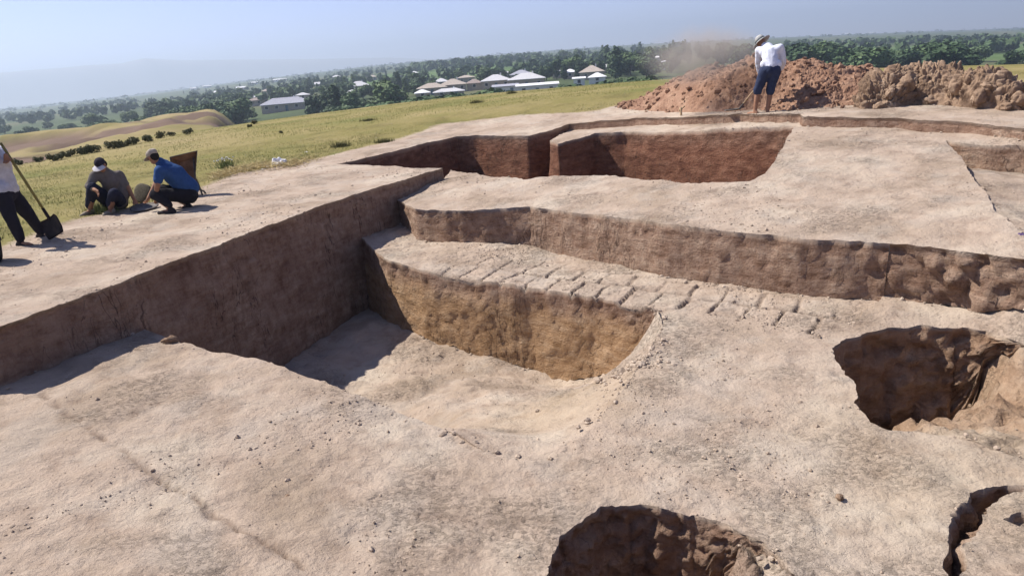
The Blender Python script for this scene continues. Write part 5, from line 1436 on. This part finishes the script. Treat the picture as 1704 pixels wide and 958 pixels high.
# litter, straw and weeds along the grass edge
def sheet(name, px, py, w_, h_, seed, mat, label, cat, z=0.0):
    p, dd = fz(px, py, z); n = 26; V, q = [], []
    g = np.linspace(-1, 1, n); X, Y = np.meshgrid(g, g, indexing='ij'); X, Y = X.ravel(), Y.ravel(); rr = np.sqrt(X * X + Y * Y)
    P3 = np.c_[X, Y, X * 0 + seed]
    Z = h_ * np.clip(1 - (rr / 1.05) ** 2, 0, 1) ** .6 * (.65 + .8 * fbm(P3, .8, 3, seed)) + .035 * np.abs(fbm(P3, .35, 3, seed + 3)) * smooth(1.3, .8, rr) + .012
    V = np.c_[X * w_ / 2 * (1 + .2 * fbm(P3, .9, 2, seed + 5)) + fbm(P3, .4, 2, seed + 7) * .04, Y * w_ * .35 * (1 + .2 * fbm(P3, .9, 2, seed + 6)), Z]
    keep = rr < 1.08 + .2 * fbm(P3, .5, 3, seed + 8)
    q = [(i * n + j, (i + 1) * n + j, (i + 1) * n + j + 1, i * n + j + 1) for i in range(n - 1) for j in range(n - 1) if keep[i * n + j] and keep[(i + 1) * n + j + 1]]
    mb = MB(); mb.add(V, q); o = mb.build(name, mat, None, True); o.location = (p[0], p[1], z)
    m = o.modifiers.new("thick", 'SOLIDIFY'); m.thickness = .006
    return tag(o, label, cat)
M_BAG = flat_mat("white_plastic", (.72, .71, .74), .08, 8, .45)
sheet("plastic_bag", 466, 278, .46, .26, 5, M_BAG, "crumpled white plastic bag on the straw at the grass edge", "bag")
sheet("paper_scrap", 447, 281, .22, .07, 9, M_BAG, "small pale scrap just left of the white bag", "scrap")
sheet("paper_scrap", 437, 284, .18, .05, 15, M_BAG, "flattened pale scrap at the left end of the litter", "scrap")
sheet("paper_scrap", 511, 256, .16, .04, 19, M_BAG, "lone white scrap in the straw right of the bag", "scrap", .05)
sheet("cloth_scrap", 1699, 396, .10, .04, 29, cloth("purple", (.13, .09, .20)), "small purple scrap of cloth at the right edge on the terrace", "scrap", -.14)
M_STRAW = flat_mat("straw", (.50, .40, .20), .3, 25, .8); M_DRYG = flat_mat("dry_grass", (.27, .27, .09), .35, 6, .85); M_GREENW = flat_mat("weed", (.16, .19, .07), .3, 12, .8)
def blades(name, spots, mat, label, cat=None, lean=.6, wd=.004, lie=False, kind="stuff"):
    """spots: (x, y, z, length); thin three-sided stalks"""
    rs_ = np.random.default_rng(len(spots)); n = len(spots); S = np.array(spots)
    a = rs_.random(n) * 6.283; l = S[:, 3]; tilt = (np.full(n, 1.35) + rs_.normal(size=n) * .18) if lie else np.abs(rs_.normal(size=n)) * lean
    d = np.stack([np.cos(a) * np.sin(tilt), np.sin(a) * np.sin(tilt), np.cos(tilt)], 1); d[:, 2] = np.abs(d[:, 2])
    s = np.cross(d, rs_.normal(size=(n, 3))); s /= np.linalg.norm(s, axis=1, keepdims=True); t_ = np.cross(d, s)
    B_ = S[:, :3]; w_ = wd * (.6 + .8 * rs_.random((n, 1)))
    tip = B_ + d * l[:, None]; mid = B_ + d * l[:, None] * .55 + np.array([0, 0, .0])
    V = np.stack([B_ + s * w_, B_ - s * w_ * .5 + t_ * w_ * .9, B_ - s * w_ * .5 - t_ * w_ * .9, tip], 1).reshape(-1, 3)
    i = np.arange(n)[:, None] * 4; F_ = np.concatenate([i + (0, 1, 3), i + (1, 2, 3), i + (2, 0, 3)])
    o = link(name, np_mesh(name, V, F_, mat, False))
    return tag(o, label, cat, None, kind)
rg = np.random.default_rng(4)
def near_field(n, rmin, rmax):
    az = np.radians(rg.uniform(-50, 12, n)); r = rmin * (rmax / rmin) ** rg.random(n); XY = np.stack([r * np.sin(az), r * np.cos(az)], 1)
    return XY
XY = near_field(90000, 10.5, 40); g_ = grass_of(XY); den = smooth(-.3, .25, fbm(np.c_[XY, XY[:, 0] * 0], 1.1, 4, 930)); ok = rg.random(len(XY)) < g_ * (.12 + .88 * den); XY = XY[ok]
rr = np.hypot(XY[:, 0], XY[:, 1]); Zg = np.where(rr < R0, L0z(XY), land(XY))
blades("grass", np.c_[XY, Zg, .025 + .05 * rg.random(len(XY))].tolist(), M_DRYG, "short dry yellowish grass on the field", None, .5, .006)
pts = []
edge_px = [(350, 296), (400, 284), (440, 279), (480, 276), (530, 265), (575, 245)]
for _ in range(2600):
    t_ = rg.random() ** .9; px = 350 + 225 * t_; py = np.interp(px, [e_[0] for e_ in edge_px], [e_[1] for e_ in edge_px]) + rg.normal() * 3.2
    hgt = .10 * math.exp(-((px - 450) / 60) ** 2) + .02
    p = U(px, py, 0.03); pts.append((p[0], p[1], .03 + hgt * rg.random(), .08 + .25 * rg.random()))
blades("straw", pts, M_STRAW, "loose straw raked along the grass edge", None, .6, .006, True)
for px, py, z, h_, lab, wt in [(378, 281, 0, .26, "pale-topped thistle tuft at the grass edge, left of the white bag", True), (168, 352, 0, .20, "weedy tuft in front of the squatting person in grey", False), (640, 240, .1, .12, "dry tuft right of the straw, near the corner of the far pit", False), (567, 248, .06, .16, "tangled dry tuft at the right end of the straw", False), (795, 187, .25, .14, "dry brown tuft in the middle of the field beyond the far pit", False), (852, 168, .3, .16, "small lone tuft farther out on the field", False), (615, 214, .1, .10, "thin weed standing alone on the field", False)]:
    p, dd = fz(px, py, z); zz = float(L0z(np.array([[p[0], p[1]]]))[0]) if dd < 24 else land1(p[0], p[1])
    g = hit(px, py, 8) or p
    n_ = 260; rad = .22 if not wt else .18
    sp_ = [(rg.normal() * rad * .6, rg.normal() * rad * .4, 0, h_ * (.5 + .8 * rg.random())) for _ in range(n_)]
    o = blades("grass_tuft", sp_, M_GREENW if px in (378, 168) else M_BUSH, lab, "tuft", .55, .006, False, None); o.location = (p[0], p[1], zz)
    if wt:
        hs = [(rg.normal() * .13, rg.normal() * .08, h_ * (.75 + .4 * rg.random()), .02) for _ in range(26)]
        f = merge_clods("flower_head", [(a_, b_, c_, .016) for a_, b_, c_, _ in hs], M_BAG); f.parent = o

# roots and dry stalks hanging at the cut edges are left to the wall relief

# ------------------------------------------------------------------ dust blown off the heap
dm = bpy.data.materials.new("dust"); dm.use_nodes = True; t = dm.node_tree; t.nodes.remove(t.nodes["Principled BSDF"])
pv = t.nodes.new("ShaderNodeVolumePrincipled"); pv.inputs["Color"].default_value = (.97, .86, .76, 1); pv.inputs["Anisotropy"].default_value = .2
tc = t.nodes.new("ShaderNodeTexCoord"); nz = t.nodes.new("ShaderNodeTexNoise"); nz.inputs["Scale"].default_value = 1.3; nz.inputs["Detail"].default_value = 4
t.links.new(tc.outputs["Object"], nz.inputs["Vector"])
vl = t.nodes.new("ShaderNodeVectorMath"); vl.operation = 'LENGTH'; sc_ = t.nodes.new("ShaderNodeVectorMath"); sc_.operation = 'DIVIDE'; sc_.inputs[1].default_value = (1.7, 1.5, .85)
t.links.new(tc.outputs["Object"], sc_.inputs[0]); t.links.new(sc_.outputs[0], vl.inputs[0])
m1 = t.nodes.new("ShaderNodeMapRange"); m1.inputs[1].default_value = .15; m1.inputs[2].default_value = 1.0; m1.inputs[3].default_value = 1; m1.inputs[4].default_value = 0; m1.interpolation_type = 'SMOOTHSTEP'; t.links.new(vl.outputs["Value"], m1.inputs[0])
m2 = t.nodes.new("ShaderNodeMapRange"); m2.inputs[1].default_value = .35; m2.inputs[2].default_value = .7; m2.inputs[3].default_value = 0; m2.inputs[4].default_value = 1.9; t.links.new(nz.outputs[0], m2.inputs[0])
mm = t.nodes.new("ShaderNodeMath"); mm.operation = 'MULTIPLY'; t.links.new(m1.outputs[0], mm.inputs[0]); t.links.new(m2.outputs[0], mm.inputs[1]); t.links.new(mm.outputs[0], pv.inputs["Density"])
t.links.new(pv.outputs[0], t.nodes["Material Output"].inputs["Volume"])
bm = bmesh.new(); bmesh.ops.create_icosphere(bm, subdivisions=3, radius=1); bmesh.ops.scale(bm, vec=(1.7, 1.5, .85), verts=bm.verts); me = bpy.data.meshes.new("dust_cloud"); bm.to_mesh(me); bm.free(); me.materials.append(dm)
dc_ = J(1165, 92, 18.3); o = link("dust_cloud", me, loc=tuple(dc_)); tag(o, "thin tan dust drifting off the heap", "dust", kind="stuff")
